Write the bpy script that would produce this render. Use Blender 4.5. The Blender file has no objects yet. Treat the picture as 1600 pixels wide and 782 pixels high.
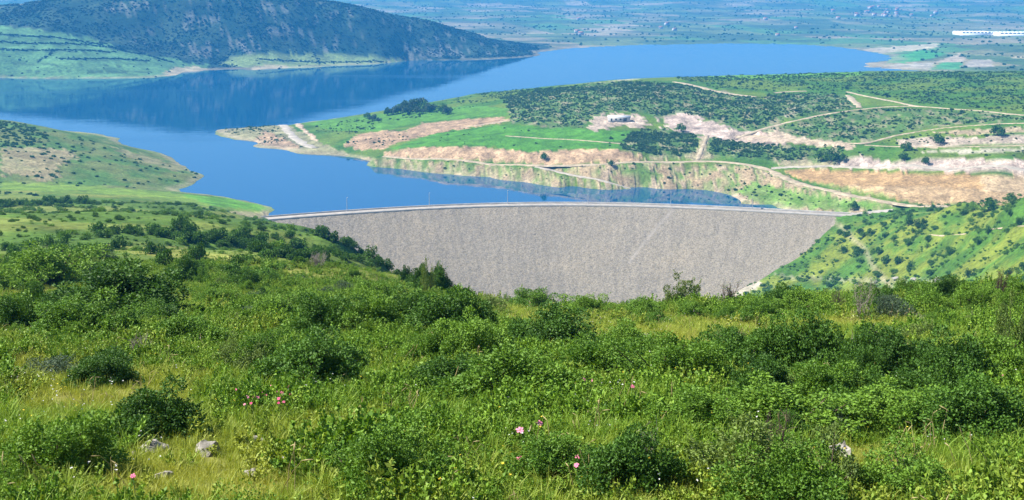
import bpy, math, random
import numpy as np

random.seed(7)
RNG = np.random.default_rng(11)
SC = bpy.context.scene
COL = SC.collection
R = math.radians

# ------------------------------------------------------------------ camera
EYE = 134.0                 # metres above the lake
FPX = 1885.0                # focal length in pixels of the 1600 px wide photograph
PITCH = R(12.6)
cam_data = bpy.data.cameras.new('camera')
cam_data.sensor_width = 36.0
cam_data.lens = 36.0 * FPX / 1600.0
cam_data.clip_start = 0.2
cam_data.clip_end = 40000.0
cam = bpy.data.objects.new('camera', cam_data)
COL.objects.link(cam)
cam.location = (0, 0, EYE)
cam.rotation_euler = (R(90) - PITCH, 0, 0)
SC.camera = cam

# ------------------------------------------------------------------ sky and sun
SUN_EL, SUN_AZ = R(50), R(-84)      # azimuth measured from +Y (the view) towards +X
world = bpy.data.worlds.new('World')
SC.world = world
world.use_nodes = True
wn = world.node_tree
sky = wn.nodes.new('ShaderNodeTexSky')
sky.sky_type = 'NISHITA'
sky.sun_disc = False
sky.sun_elevation = SUN_EL
sky.sun_rotation = SUN_AZ
sky.altitude = 300
sky.air_density = 1.0
sky.dust_density = 0.2
sky.ozone_density = 4.0
bg = wn.nodes['Background']
bg.inputs['Strength'].default_value = 0.075
wn.links.new(sky.outputs['Color'], bg.inputs['Color'])

sun_data = bpy.data.lights.new('sun', 'SUN')
sun_data.energy = 5.0
sun_data.angle = R(0.5)
sun_data.color = (1.0, 0.95, 0.86)
sun = bpy.data.objects.new('sun', sun_data)
COL.objects.link(sun)
from mathutils import Vector
sdir = Vector((math.sin(SUN_AZ) * math.cos(SUN_EL), math.cos(SUN_AZ) * math.cos(SUN_EL), math.sin(SUN_EL)))
sun.rotation_euler = (-sdir).to_track_quat('-Z', 'Y').to_euler()
sun.location = (-60, 20, 220)

SC.view_settings.view_transform = 'Standard'
SC.view_settings.look = 'None'
SC.view_settings.gamma = 1.0
SC.view_settings.use_curve_mapping = False
SC.view_settings.exposure = 1.12

SC.render.engine = 'CYCLES'
cy = SC.cycles
cy.max_bounces = 6
cy.diffuse_bounces = 2
cy.glossy_bounces = 2
cy.transmission_bounces = 3
cy.volume_bounces = 1
cy.transparent_max_bounces = 4
cy.use_denoising = True
cy.sample_clamp_indirect = 4.0

# ------------------------------------------------------------------ small helpers
def tag(o, label=None, category=None, group=None, kind=None):
    if label: o['label'] = label
    if category: o['category'] = category
    if group: o['group'] = group
    if kind: o['kind'] = kind
    return o

def mesh_np(name, verts, faces, mats=None, smooth=False, attrs=None):
    """verts (n,3), faces: list of (m,k) index arrays or one array"""
    me = bpy.data.meshes.new(name)
    verts = np.asarray(verts, dtype=np.float32)
    if isinstance(faces, np.ndarray):
        faces = [faces]
    faces = [np.asarray(f, dtype=np.int32) for f in faces if len(f)]
    me.vertices.add(len(verts))
    me.vertices.foreach_set('co', verts.ravel())
    nl = sum(f.size for f in faces)
    npoly = sum(len(f) for f in faces)
    me.loops.add(nl)
    me.polygons.add(npoly)
    me.loops.foreach_set('vertex_index', np.concatenate([f.ravel() for f in faces]))
    starts, tot = [], 0
    for f in faces:
        starts.append(tot + np.arange(len(f), dtype=np.int32) * f.shape[1])
        tot += f.size
    me.polygons.foreach_set('loop_start', np.concatenate(starts))
    if smooth:
        me.polygons.foreach_set('use_smooth', np.ones(npoly, dtype=bool))
    for k, v in (attrs or {}).items():
        v = np.asarray(v, dtype=np.float32)
        if v.ndim == 1:
            a = me.attributes.new(k, 'FLOAT', 'POINT')
            a.data.foreach_set('value', v)
        else:
            a = me.attributes.new(k, 'FLOAT_COLOR', 'POINT')
            a.data.foreach_set('color', np.concatenate([v, np.ones((len(v), 1), np.float32)], 1).ravel())
    for m in (mats or []):
        me.materials.append(m)
    me.update(calc_edges=True)
    me.validate()
    return me

def link(name, data, parent=None, loc=None):
    o = bpy.data.objects.new(name, data)
    COL.objects.link(o)
    if parent is not None: o.parent = parent
    if loc is not None: o.location = loc
    return o

def pixdir(px, py):
    u = (np.asarray(px, float) - 800.0) / FPX
    v = -(np.asarray(py, float) - 391.0) / FPX
    cp, sp = math.cos(PITCH), math.sin(PITCH)
    return u, cp + v * sp, -sp + v * cp          # world direction x, y, z

def on_z(px, py, z):
    dx, dy, dz = pixdir(px, py)
    t = (z - EYE) / dz
    return dx * t, dy * t, z

def on_d(px, py, d):
    dx, dy, dz = pixdir(px, py)
    t = d / dy
    return dx * t, d + 0 * dx, EYE + dz * t

def to_pix(x, y, z):
    cp, sp = math.cos(PITCH), math.sin(PITCH)
    zz = z - EYE
    f = y * cp - zz * sp
    up = y * sp + zz * cp
    f = np.maximum(f, 0.05)
    return 800 + FPX * x / f, 391 - FPX * up / f

_perm = np.random.default_rng(5).permutation(512).astype(np.int64)
_perm = np.concatenate([_perm, _perm, _perm])
_ga = np.random.default_rng(6).uniform(0, 2 * np.pi, 512)
_gx, _gy = np.cos(_ga), np.sin(_ga)
def perlin(x, y, seed=0):
    x = np.asarray(x, float) + seed * 17.31; y = np.asarray(y, float) + seed * 9.77
    xi = np.floor(x).astype(np.int64); yi = np.floor(y).astype(np.int64)
    xf = x - xi; yf = y - yi
    u = xf * xf * xf * (xf * (xf * 6 - 15) + 10); v = yf * yf * yf * (yf * (yf * 6 - 15) + 10)
    def g(ix, iy, fx, fy):
        h = _perm[(_perm[ix & 511] + iy) & 511]
        return _gx[h] * fx + _gy[h] * fy
    a = g(xi, yi, xf, yf); b = g(xi + 1, yi, xf - 1, yf)
    c = g(xi, yi + 1, xf, yf - 1); d = g(xi + 1, yi + 1, xf - 1, yf - 1)
    return (a + (b - a) * u + ((c + (d - c) * u) - (a + (b - a) * u)) * v) * 1.5

def fbm(x, y, octaves=4, seed=0, gain=0.5):
    s, amp, f = 0.0, 1.0, 1.0
    for k in range(octaves):
        s = s + amp * perlin(np.asarray(x) * f, np.asarray(y) * f, seed + k * 3)
        amp *= gain; f *= 2.03
    return s

def in_poly(px, py, poly):
    poly = np.asarray(poly, float)
    inside = np.zeros(np.shape(px), bool)
    j = len(poly) - 1
    for i in range(len(poly)):
        xi, yi = poly[i]; xj, yj = poly[j]
        c = ((yi > py) != (yj > py)) & (px < (xj - xi) * (py - yi) / (yj - yi + 1e-12) + xi)
        inside ^= c
        j = i
    return inside

def smooth01(x, a, b):
    t = np.clip((np.asarray(x, float) - a) / (b - a), 0, 1)
    return t * t * (3 - 2 * t)

# ------------------------------------------------------------------ the lie of the land
# Surveyed points: each a bearing seen in the photograph with a height above the lake (z) or a distance (d).
CP = []
def cz(*pts):
    for px, py, z in pts: CP.append(on_z(px, py, z))
def cd(*pts):
    for px, py, d in pts: CP.append(on_d(px, py, d))
def cw(px, d, z):           # bearing of a column, distance, height (ground that is hidden from here)
    dx, dy, _ = pixdir(px, 391.0)
    CP.append((dx / dy * d, d, z))

# the hill under the camera: an even slope of about 13 degrees
for px in (-350, 0, 300, 600, 800, 1000, 1300, 1600, 1950):
    cd((px, 782, 9.0), (px, 700, 11.7), (px, 600, 18), (px, 540, 26))
    cw(px, -12, 135.0)
    cw(px, 0.5, 131.9)
for px, a, b in ((600, 500, 480), (700, 501, 482), (800, 502, 485), (950, 507, 495), (1100, 507, 496), (1250, 497, 480), (1400, 490, 468), (1600, 481, 453)):
    cd((px, a, 38), (px, b, 56))
# beyond the brow the ground drops to the valley below the dam
for px, k in ((760, 0), (900, 0), (1050, 0), (1180, 0), (1350, 2), (1600, 6)):
    cw(px, 95, 101 + k); cw(px, 170, 72 + k); cw(px, 300, 14 + k)
for px in (800, 900, 1000, 1080):
    cw(px, 430, -42); cw(px, 520, -60); cw(px, 600, -66); cw(px, 700, -66); cw(px, 760, -30)
for px in (1180, 1300):
    cw(px, 430, -32)
cw(1180, 520, -46); cw(1450, 400, 0); cw(1600, 330, 26); cw(1180, 662, -37)
# spur on the left that runs out to the dam
for px in (-350, 0):
    cd((px, 480, 47), (px, 450, 75), (px, 400, 160), (px, 351, 320), (px, 324, 450), (px, 308, 560))
cd((250, 480, 47), (250, 450, 72), (250, 420, 115), (250, 390, 180), (250, 360, 290), (250, 342, 390), (250, 326, 500), (250, 315, 590))
cd((430, 480, 50), (430, 440, 85), (430, 400, 150), (430, 374, 260), (430, 357, 440))
cz((418, 343, 5), (400, 336, 4))
cd((340, 334, 520), (350, 349, 400))
cd((520, 470, 56), (520, 440, 90), (520, 405, 150), (520, 382, 230), (520, 373, 330), (560, 392, 235))
cd((600, 466, 60), (600, 432, 95), (600, 411, 165))
cd((690, 454, 80), (650, 436, 105), (725, 468, 68))
cw(520, 420, 34); cw(470, 470, 28); cw(470, 560, 8); cw(600, 230, 70); cw(600, 330, 10); cw(690, 130, 90); cw(690, 200, 60); cw(690, 320, -10)
cw(520, 520, -4); cw(600, 480, -40); cw(690, 480, -55); cw(600, 580, -50); cw(520, 600, -22); cw(460, 640, -4); cw(690, 640, -66); cw(600, 660, -45)
# small grassy spit and the headland behind it
cz((437, 327, -0.3), (405, 320, 1.5), (340, 310, 4), (300, 303, 4), (200, 297, 9), (100, 294, 13), (0, 292, 16), (-350, 292, 20), (412, 334, 1))
cz((322, 278, -0.3), (270, 297, 0.2), (240, 285, 4), (280, 282, 2.5), (200, 270, 9), (0, 282, 15), (100, 287, 11), (0, 250, 21), (100, 250, 17), (180, 255, 12),
   (0, 188, 27), (60, 197, 25), (120, 211, 20), (200, 238, 10), (280, 266, 2.5), (-350, 180, 35), (-350, 240, 28))
cz((380, 300, -5), (340, 290, -5), (330, 262, -6), (240, 236, -6), (150, 205, -7), (0, 176, -8), (-350, 165, -8), (455, 332, -6))
# lake bed
cz((350, 240, -8), (450, 262, -8), (520, 290, -8), (650, 300, -8), (800, 311, -8), (450, 312, -8), (200, 205, -8), (300, 190, -8), (420, 180, -8), (600, 142, -8), (760, 112, -8),
   (900, 100, -8), (1050, 95, -8), (1200, 92, -8), (1320, 96, -8), (1000, 306, -5), (900, 304, -5), (1090, 308, -4), (1130, 318, -4), (150, 150, -8), (300, 150, -8), (500, 125, -8), (-350, 140, -8), (0, 145, -8), (700, 312, -8), (580, 320, -8), (880, 316, -7), (1050, 318, -5))
# peninsula: near shore
cz((335, 204, -0.3), (365, 218, 0), (395, 229, 0), (470, 241, 0), (543, 245, 0), (580, 253, 0), (611, 262, 0), (653, 268, 0), (709, 273, 0), (766, 277, 0), (822, 285, 0), (884, 293, 0),
   (945, 297, 0), (997, 297, 0), (1053, 297, 0), (1123, 301, 0), (1155, 311, 0), (1150, 326, -2.5), (1195, 328, -1.5), (1205, 320, 0), (1228, 328, 0), (1190, 308, 3), (1240, 318, 3))
# peninsula: road bench, scarp, meadow
cz((440, 195, 4), (460, 212, 4), (490, 228, 2.5), (400, 212, 3), (380, 200, 2.5), (611, 247, 6), (700, 251, 7.5), (737, 253, 8), (800, 258, 8.5), (850, 260, 9.5), (941, 258, 12), (1025, 253, 13.5), (1095, 251, 14.5), (1166, 257, 14), (1202, 264, 13),
   (605, 238, 9), (700, 231, 14), (770, 233, 14), (840, 240, 15), (900, 236, 17.5), (970, 237, 19), (1020, 245, 16),
   (912, 281, 4.5), (960, 270, 7.9), (1000, 280, 5.3), (1060, 275, 6.5), (1120, 280, 6.7), (1180, 290, 6), (1240, 300, 6), (1300, 320, 5), (1330, 334, 5), (1290, 331, 4),
   (480, 200, 6), (550, 195, 8), (600, 184, 11), (540, 225, 6), (600, 215, 11), (660, 212, 13), (660, 190, 14), (640, 166, 14), (740, 190, 18), (740, 165, 20), (740, 147, 16),
   (850, 218, 19), (850, 205, 21), (940, 205, 23), (985, 215, 21), (860, 180, 28), (950, 182, 29), (1050, 190, 27), (860, 150, 34), (950, 150, 38), (985, 124, 38), (900, 131, 31), (1080, 150, 38), (1080, 120, 36),
   (1100, 213, 22), (1060, 225, 20), (1150, 235, 19), (1170, 213, 24), (1220, 218, 24), (1220, 200, 28), (1220, 160, 36), (1180, 180, 34), (1220, 117, 34), (1300, 240, 21),
   (1320, 225, 26), (1320, 174, 38), (1320, 145, 40), (1350, 112, 35), (1400, 212, 30), (1440, 240, 27), (1440, 180, 39), (1440, 145, 42), (1440, 112, 36), (1600, 190, 44), (1600, 150, 46), (1600, 112, 40), (1950, 112, 45), (1950, 180, 50), (1600, 240, 34), (1950, 240, 42))
for px, d, z in ((640, 1330, -4), (740, 1420, -5), (900, 1560, -5), (985, 1620, -5), (1080, 1640, -5), (1220, 1680, -5), (1350, 1750, -4), (480, 1200, -4), (560, 1260, -4), (410, 1150, -4), (1440, 1750, 1), (1600, 1750, 3), (1950, 1750, 5)):
    cw(px, d, z)
# earth works to the right
cz((1236, 282, 11), (1291, 295, 11), (1375, 312, 11), (1431, 322, 11), (1480, 323, 11), (1262, 262, 14), (1347, 265, 16), (1459, 270, 19), (1600, 273, 22), (1330, 280, 14), (1440, 292, 16), (1520, 300, 17), (1600, 297, 18), (1600, 285, 20),
   (1330, 246, 22), (1440, 252, 25), (1520, 250, 27), (1600, 252, 29), (1950, 270, 30), (1950, 300, 25))
cw(1500, 640, 10); cw(1600, 610, 16); cw(1950, 610, 22); cw(1400, 668, 8)
# right abutment
cd((1600, 435, 395), (1600, 405, 420), (1600, 380, 440), (1600, 340, 480), (1600, 306, 500), (1950, 430, 370), (1950, 300, 470),
   (1500, 435, 465), (1500, 405, 490), (1500, 380, 515), (1500, 345, 560), (1500, 317, 578), (1400, 438, 525), (1400, 405, 550), (1400, 380, 570), (1400, 350, 607), (1400, 336, 628),
   (1300, 440, 585), (1300, 410, 610), (1300, 380, 635), (1200, 455, 598), (1200, 440, 622), (1150, 470, 596), (1240, 410, 636), (1150, 457, 613), (1170, 446, 624), (1115, 475, 598), (1200, 425, 640))
cz((1340, 338, 5), (1370, 334, 6))
# far mountain with its fields
cz((0, 122, 0), (-350, 124, 0), (120, 123, 0), (220, 123, 0), (262, 120, 0), (290, 113, 0), (400, 110, 0), (500, 107, 0), (640, 103.5, 0), (720, 98, 0), (800, 91, 0))
cd((0, 46, 1900), (60, 50, 1900), (150, 68, 1900), (250, 92, 1890), (-350, 40, 1900), (350, 90, 1960), (450, 86, 1990), (520, 90, 2010), (600, 94, 2040), (640, 98, 2080), (0, 85, 1790), (120, 100, 1760),
   (-350, 5, 2150), (0, 14, 2180), (60, 6, 2150), (130, -3, 2110), (250, -12, 2075), (320, -13, 2080), (380, -8, 2080), (450, 2, 2100), (560, 18, 2150), (680, 40, 2230), (760, 60, 2290), (800, 76, 2330), (250, 50, 2000), (420, 55, 2010), (600, 65, 2090), (700, 78, 2160))
for px, z in ((-350, 20), (0, 18), (130, 16), (250, 14), (380, 12), (560, 8), (700, 6), (800, 4)):
    cw(px, 2650, z); cw(px, 3000, z)
# far shore and the plain
cz((840, 84, 0), (880, 77, 0), (950, 73, 0), (1050, 70, 0), (1150, 68.5, 0), (1250, 70, 0), (1320, 75, 0), (1345, 78, 0.2), (1388, 90, 0), (1365, 97, 0), (1347, 104, 0), (1450, 100, 3), (1600, 100, 5), (1450, 80, 5), (1600, 75, 8), (1950, 90, 12), (1500, 106, 2), (1600, 108, 3), (1400, 76, 3))
for px in (-350, 0, 300, 600, 820, 1000, 1200, 1400, 1600, 1950):
    k = 6 * math.sin(px * 0.013)
    cw(px, 3300, 11 + k * 0.3); cw(px, 4200, 29 + k); cw(px, 5400, 62 + 2 * k); cw(px, 7500, 118 + 3 * k); cw(px, 10500, 190 + 4 * k)
cd((1375, 14, 4300), (1300, 30, 3600))

OX, OY = 0.0, -15.0
def polar(x, y):
    return np.arctan2(x - OX, y - OY), np.log(np.hypot(x - OX, y - OY))
CP = np.array([tuple(float(c) for c in p) for p in CP])
cth, clr = polar(CP[:, 0], CP[:, 1])
def kern(d2): return np.sqrt(d2 + 0.004 ** 2)
d2 = (cth[:, None] - cth[None]) ** 2 + (clr[:, None] - clr[None]) ** 2
n = len(CP)
A = np.zeros((n + 3, n + 3))
A[:n, :n] = kern(d2) - np.eye(n) * 1e-4
P1 = np.stack([np.ones(n), cth, clr], 1)
A[:n, n:] = P1; A[n:, :n] = P1.T
# follow the even fall of the camera hill, so that near ground is interpolated smoothly
def trend(x, y):
    return 131.9 - 0.228 * np.clip(y, -40, 60)
wts = np.linalg.solve(A, np.concatenate([CP[:, 2] - trend(CP[:, 0], CP[:, 1]), np.zeros(3)]))

NT, NR = 680, 860
TH = np.linspace(R(-37), R(37), NT)
# rows closer together where the land is seen most obliquely
knots = np.array([2.0, 15, 60, 600, 1000, 1700, 2500, 6000, 11500.0])
dens = np.array([0.3, 0.7, 0.9, 1.2, 1.9, 1.7, 1.6, 1.0, 0.5])
lr = np.linspace(math.log(2.0), math.log(11500), 4000)
cum = np.cumsum(np.interp(lr, np.log(knots), dens)); cum = (cum - cum[0]) / (cum[-1] - cum[0])
LR = np.interp(np.linspace(0, 1, NR), cum, lr)
TG, LG = np.meshgrid(TH, LR, indexing='ij')
RG = np.exp(LG)
GX = OX + np.sin(TG) * RG; GY = OY + np.cos(TG) * RG
hi = np.unique(np.r_[np.arange(0, NT, 2), NT - 1]); hj = np.unique(np.r_[np.arange(0, NR, 2), NR - 1])
ft, fl = (q.ravel() for q in np.meshgrid(TH[hi], LR[hj], indexing='ij'))
zc = np.zeros(ft.size)
for s in range(0, ft.size, 8000):
    e = slice(s, s + 8000)
    q = (ft[e, None] - cth[None]) ** 2
    q += (fl[e, None] - clr[None]) ** 2
    q += 0.004 ** 2
    np.sqrt(q, out=q)
    zc[e] = q @ wts[:n] + wts[n] + wts[n + 1] * ft[e] + wts[n + 2] * fl[e]
zc = zc.reshape(len(hi), len(hj))
zc = np.stack([np.interp(LR, LR[hj], row) for row in zc])
GZ = np.stack([np.interp(TH, TH[hi], zc[:, j]) for j in range(NR)], 1) + trend(GX, GY)
# relief of its own, growing with the size of the landform, fading at the water's edge
land = smooth01(GZ, 0.3, 9.0)
relief = 0.10 * fbm(GX / 4.0, GY / 4.0, 3, 1) * smooth01(RG, 10, 30) * smooth01(-RG, -200, -90)
relief = relief + 0.7 * fbm(GX / 38, GY / 38, 4, 2) * smooth01(RG, 110, 260) * smooth01(-RG, -1800, -1500)
mt = smooth01(RG, 1650, 1850) * smooth01(-RG, -3000, -2500)
relief = relief + mt * 4.0 * (1 - np.abs(fbm(GX / 150, GY / 150, 4, 4)) * 2)
relief = relief + smooth01(RG, 3000, 4200) * (24 * fbm(GX / 800, GY / 480, 4, 8) * smooth01(RG, 2900, 6500) + 3 * fbm(GX / 200, GY / 120, 3, 9))
shore_jag = 0.5 * fbm(GX / 22, GY / 22, 3, 12) * smooth01(RG, 500, 700) * np.exp(-(GZ / 2.5) ** 2)
GZ = GZ + relief * np.where(RG < 500, 1.0, land) + shore_jag
GPX, GPY = to_pix(GX, GY, GZ)

def ground(x, y):
    """height of the land at (x, y), bilinear on the survey grid"""
    x = np.asarray(x, float); y = np.asarray(y, float)
    th, l = polar(x, y)
    fi = np.clip((th - TH[0]) / (TH[1] - TH[0]), 0, NT - 1.001)
    fj = np.clip(np.interp(l, LR, np.arange(NR)), 0, NR - 1.001)
    i = fi.astype(int); j = fj.astype(int); a = fi - i; b = fj - j
    return (GZ[i, j] * (1 - a) * (1 - b) + GZ[i + 1, j] * a * (1 - b) + GZ[i, j + 1] * (1 - a) * b + GZ[i + 1, j + 1] * a * b)

_ts = np.exp(np.linspace(math.log(5.0), math.log(11000), 2600))
def at(px, py, dmin=0.0, dmax=1e9):
    """where the line of sight through photograph pixels meets the land (first hit with dmin < distance < dmax)"""
    px = np.atleast_1d(np.asarray(px, float)); py = np.atleast_1d(np.asarray(py, float))
    out = np.full((len(px), 3), np.nan)
    for s in range(0, len(px), 400):
        dx, dy, dz = pixdir(px[s:s + 400], py[s:s + 400])
        T = _ts[None] / dy[:, None]
        X = dx[:, None] * T; Y = dy[:, None] * T; Z = EYE + dz[:, None] * T
        below = (Z - np.maximum(ground(X, Y), -0.5) <= 0) & (Y > dmin) & (Y < dmax)
        k = np.argmax(below, 1); ok = below[np.arange(len(k)), k]
        ii = np.arange(len(k))
        x, y = X[ii, k], Y[ii, k]
        out[s:s + 400] = np.where(ok[:, None], np.stack([x, y, ground(x, y)], 1), np.nan)
    return out

def at1(px, py, **k):
    return at([px], [py], **k)[0]

# ------------------------------------------------------------------ tracks: graded into the slope
ROADS = [
    ('road', [(600, 246), (660, 249), (737, 253), (800, 257), (850, 260), (900, 259.5), (941, 258), (1025, 253.5), (1095, 251), (1140, 254), (1166, 257), (1202, 264), (1216, 273), (1236, 282), (1291, 295), (1375, 312), (1431, 322), (1480, 322)], 7.5, 'M_TRACK', 600, 1000),
    ('road', [(1205, 264), (1262, 261.5), (1347, 265), (1459, 270), (1600, 272.5), (1680, 274)], 9, 'M_ROADPALE', 600, 900),
    ('track', [(837, 261), (870, 270), (912, 281), (960, 290), (1000, 296)], 6, 'M_ROADPALE', 600, 1000),
    ('track', [(438, 190), (442, 195), (450, 206), (462, 217), (476, 226), (492, 232)], 13, 'M_ROADPALE', 800, 1300),
    ('track', [(1053, 128), (1080, 133), (1109, 141), (1145, 148), (1182, 152)], 9, 'M_TRACK', 800, 1700),
    ('track', [(1209, 146), (1230, 143), (1260, 143)], 7, 'M_TRACK', 800, 1700),
    ('track', [(1324, 149), (1330, 155), (1338, 162), (1344, 169)], 9, 'M_TRACK', 800, 1700),
    ('track', [(1324, 144), (1375, 155), (1431, 166), (1516, 172), (1600, 180), (1680, 186)], 6, 'M_TRACK', 700, 1700),
    ('track', [(1150, 217), (1190, 203), (1234, 191), (1280, 181), (1319, 174), (1389, 167), (1431, 166)], 5.5, 'M_TRACK', 700, 1700),
    ('track', [(1170, 213), (1234, 218), (1319, 225), (1352, 227), (1403, 212), (1459, 201), (1530, 196), (1600, 194), (1680, 192)], 5, 'M_TRACK', 700, 1500),
    ('track', [(1105, 213), (1098, 230), (1090, 250)], 4.5, 'M_TRACK', 700, 1200),
    ('track', [(790, 213), (884, 218), (940, 222), (985, 227)], 3.5, 'M_TRACK', 700, 1200),
    ('track', [(720, 200), (760, 194), (797, 188)], 6, 'M_TRACK', 700, 1300),
    ('track', [(1352, 227), (1420, 229), (1500, 232), (1600, 228), (1680, 226)], 4, 'M_TRACK', 600, 1200),
    ('track', [(1455, 367), (1487, 369), (1515, 366), (1544, 361), (1600, 354), (1650, 350)], 4, 'M_TRACK', 330, 640),
    ('road', [(1300, 337), (1330, 336), (1350, 334), (1375, 331), (1395, 328)], 7, 'M_GRAVEL', 600, 760),
]

ROUTES = []
for nm, pts, width, mt_, dmin, dmax in ROADS:
    width *= 0.8 if nm == 'road' else 0.6
    P = at([p[0] for p in pts], [p[1] for p in pts], dmin=dmin, dmax=dmax)
    P = P[~np.isnan(P[:, 0])]
    s_ = np.r_[0, np.cumsum(np.hypot(*np.diff(P[:, :2], axis=0).T))]
    m = max(int(s_[-1] / 4.0), 8)
    si = np.linspace(0, s_[-1], m)
    xs, ys = np.interp(si, s_, P[:, 0]), np.interp(si, s_, P[:, 1])
    for _ in range(3):
        xs[1:-1] = (xs[:-2] + 2 * xs[1:-1] + xs[2:]) / 4; ys[1:-1] = (ys[:-2] + 2 * ys[1:-1] + ys[2:]) / 4
    zs = ground(xs, ys)
    for _ in range(14):
        zs[1:-1] = (zs[:-2] + 2 * zs[1:-1] + zs[2:]) / 4
    ROUTES.append((nm, xs, ys, zs, si, width, mt_))
    pad = width * 2 + 4
    box = (GX > xs.min() - pad) & (GX < xs.max() + pad) & (GY > ys.min() - pad) & (GY < ys.max() + pad)
    bx, by, bz = GX[box], GY[box], GZ[box]
    for c in range(0, len(bx), 20000):
        q = slice(c, c + 20000)
        dd = (bx[q, None] - xs[None]) ** 2 + (by[q, None] - ys[None]) ** 2
        k = dd.argmin(1); dist = np.sqrt(dd[np.arange(len(k)), k])
        w = 1 - smooth01(dist, width * 0.55 + 1.5, width * 1.1 + 5)
        bz[q] = bz[q] * (1 - w) + (zs[k] - 0.35) * w
    GZ[box] = bz
GPX, GPY = to_pix(GX, GY, GZ)

# ------------------------------------------------------------------ materials
class NT_:
    def __init__(self, name):
        self.m = bpy.data.materials.new(name)
        self.m.use_nodes = True
        self.t = self.m.node_tree
        self.b = self.t.nodes['Principled BSDF']
        self.out = self.t.nodes['Material Output']
    def n(self, typ, **kw):
        nd = self.t.nodes.new(typ)
        for k, v in kw.items():
            if k in nd.inputs: nd.inputs[k].default_value = v
            else: setattr(nd, k, v)
        return nd
    def l(self, a, b): self.t.links.new(a, b)
    def noise(self, scale, detail=4, rough=0.6, coord=None, dist=0.0):
        nd = self.n('ShaderNodeTexNoise')
        nd.inputs['Scale'].default_value = scale; nd.inputs['Detail'].default_value = detail
        nd.inputs['Roughness'].default_value = rough; nd.inputs['Distortion'].default_value = dist
        if coord is not None: self.l(coord, nd.inputs['Vector'])
        return nd.outputs['Fac']
    def ramp(self, fac, stops):
        nd = self.n('ShaderNodeValToRGB')
        el = nd.color_ramp.elements
        while len(el) < len(stops): el.new(0.5)
        for e, (p, c) in zip(el, stops):
            e.position = p; e.color = (*c, 1) if len(c) == 3 else c
        self.l(fac, nd.inputs['Fac'])
        return nd.outputs['Color']
    def mix(self, fac, a, b, mode='MIX'):
        nd = self.n('ShaderNodeMix', data_type='RGBA', blend_type=mode)
        for sock, v in ((nd.inputs[0], fac), (nd.inputs[6], a), (nd.inputs[7], b)):
            if hasattr(v, 'is_output'): self.l(v, sock)
            elif isinstance(v, (int, float)): sock.default_value = v
            else: sock.default_value = (*v, 1)
        return nd.outputs[2]
    def math(self, op, a, b=0.0):
        nd = self.n('ShaderNodeMath', operation=op)
        for k, v in enumerate((a, b)):
            if hasattr(v, 'is_output'): self.l(v, nd.inputs[k])
            else: nd.inputs[k].default_value = v
        return nd.outputs[0]
    def pos(self): return self.n('ShaderNodeNewGeometry').outputs['Position']
    def attr(self, name, typ='GEOMETRY'):
        nd = self.n('ShaderNodeAttribute', attribute_type=typ); nd.attribute_name = name
        return nd
    def color(self, c):
        if hasattr(c, 'is_output'): self.l(c, self.b.inputs['Base Color'])
        else: self.b.inputs['Base Color'].default_value = (*c, 1)
    def bump(self, h, strength, dist):
        nd = self.n('ShaderNodeBump', Strength=strength, Distance=dist)
        self.l(h, nd.inputs['Height']); self.l(nd.outputs['Normal'], self.b.inputs['Normal'])
    def set(self, **kw):
        for k, v in kw.items(): self.b.inputs[k.replace('_', ' ')].default_value = v

def gray(k): return (k, k, k)

def land_material(name, s_fine, s_mid, bump_d):
    g = NT_(name)
    p = g.pos()
    c = g.attr('albedo').outputs['Color']
    a = g.ramp(g.noise(s_mid, 5, 0.65, p), [(0.28, gray(0.62)), (0.72, gray(1.35))])
    b = g.ramp(g.noise(s_fine, 3, 0.7, p), [(0.3, gray(0.6)), (0.7, gray(1.4))])
    c = g.mix(1.0, c, a, 'MULTIPLY'); c = g.mix(1.0, c, b, 'MULTIPLY')
    bare_ = g.attr('bare').outputs['Fac']
    st_ = g.n('ShaderNodeMapping'); g.l(p, st_.inputs['Vector']); st_.inputs['Scale'].default_value = (0.40, 0.30, 0.5)
    rk = g.noise(1.0, 9, 0.78, st_.outputs['Vector'], 0.8)
    c = g.mix(bare_, c, g.mix(1.0, c, g.ramp(rk, [(0.32, (0.55, 0.52, 0.50)), (0.47, (0.95, 0.93, 0.91)), (0.68, (1.32, 1.32, 1.3))]), 'MULTIPLY'))
    g.color(c); g.set(Roughness=0.95, Specular_IOR_Level=0.1)
    h_ = g.math('ADD', g.math('MULTIPLY', g.noise(s_fine * 0.6, 5, 0.7, p), bump_d), g.math('MULTIPLY', g.math('MULTIPLY', rk, bare_), 3.0))
    g.bump(h_, 0.7, 1.0)
    return g.m
M_NEAR = land_material('hillside_turf', 9.0, 0.6, 0.06)
M_MID = land_material('slope_turf', 0.55, 0.07, 0.9)
M_FAR = land_material('distant_land', 0.22, 0.03, 2.5)

# ------------------------------------------------------------------ what covers the ground (true surface colours)
def lerp(a, b, t): return a + (np.asarray(b, float) - a) * t[..., None]
X, Y, D = GX, GY, GY
alb = np.zeros(GX.shape + (3,)) + np.array([0.105, 0.165, 0.024])
nA = fbm(X / 30, Y / 30, 4, 21); nB = fbm(X / 9, Y / 9, 3, 22); nC = fbm(X / 90, Y / 90, 3, 23)
alb = lerp(alb, [0.185, 0.20, 0.045], smooth01(nA, -0.1, 0.55) * 0.75)
alb = lerp(alb, [0.055, 0.115, 0.02], smooth01(nB, 0.1, 0.6) * 0.6)
# near turf
near = smooth01(-RG, -130, -80)
turf = lerp(np.zeros_like(alb) + np.array([0.10, 0.14, 0.024]), [0.17, 0.165, 0.04], smooth01(nB, -0.2, 0.5))
alb = alb * (1 - near[..., None]) + turf * near[..., None]

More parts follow.
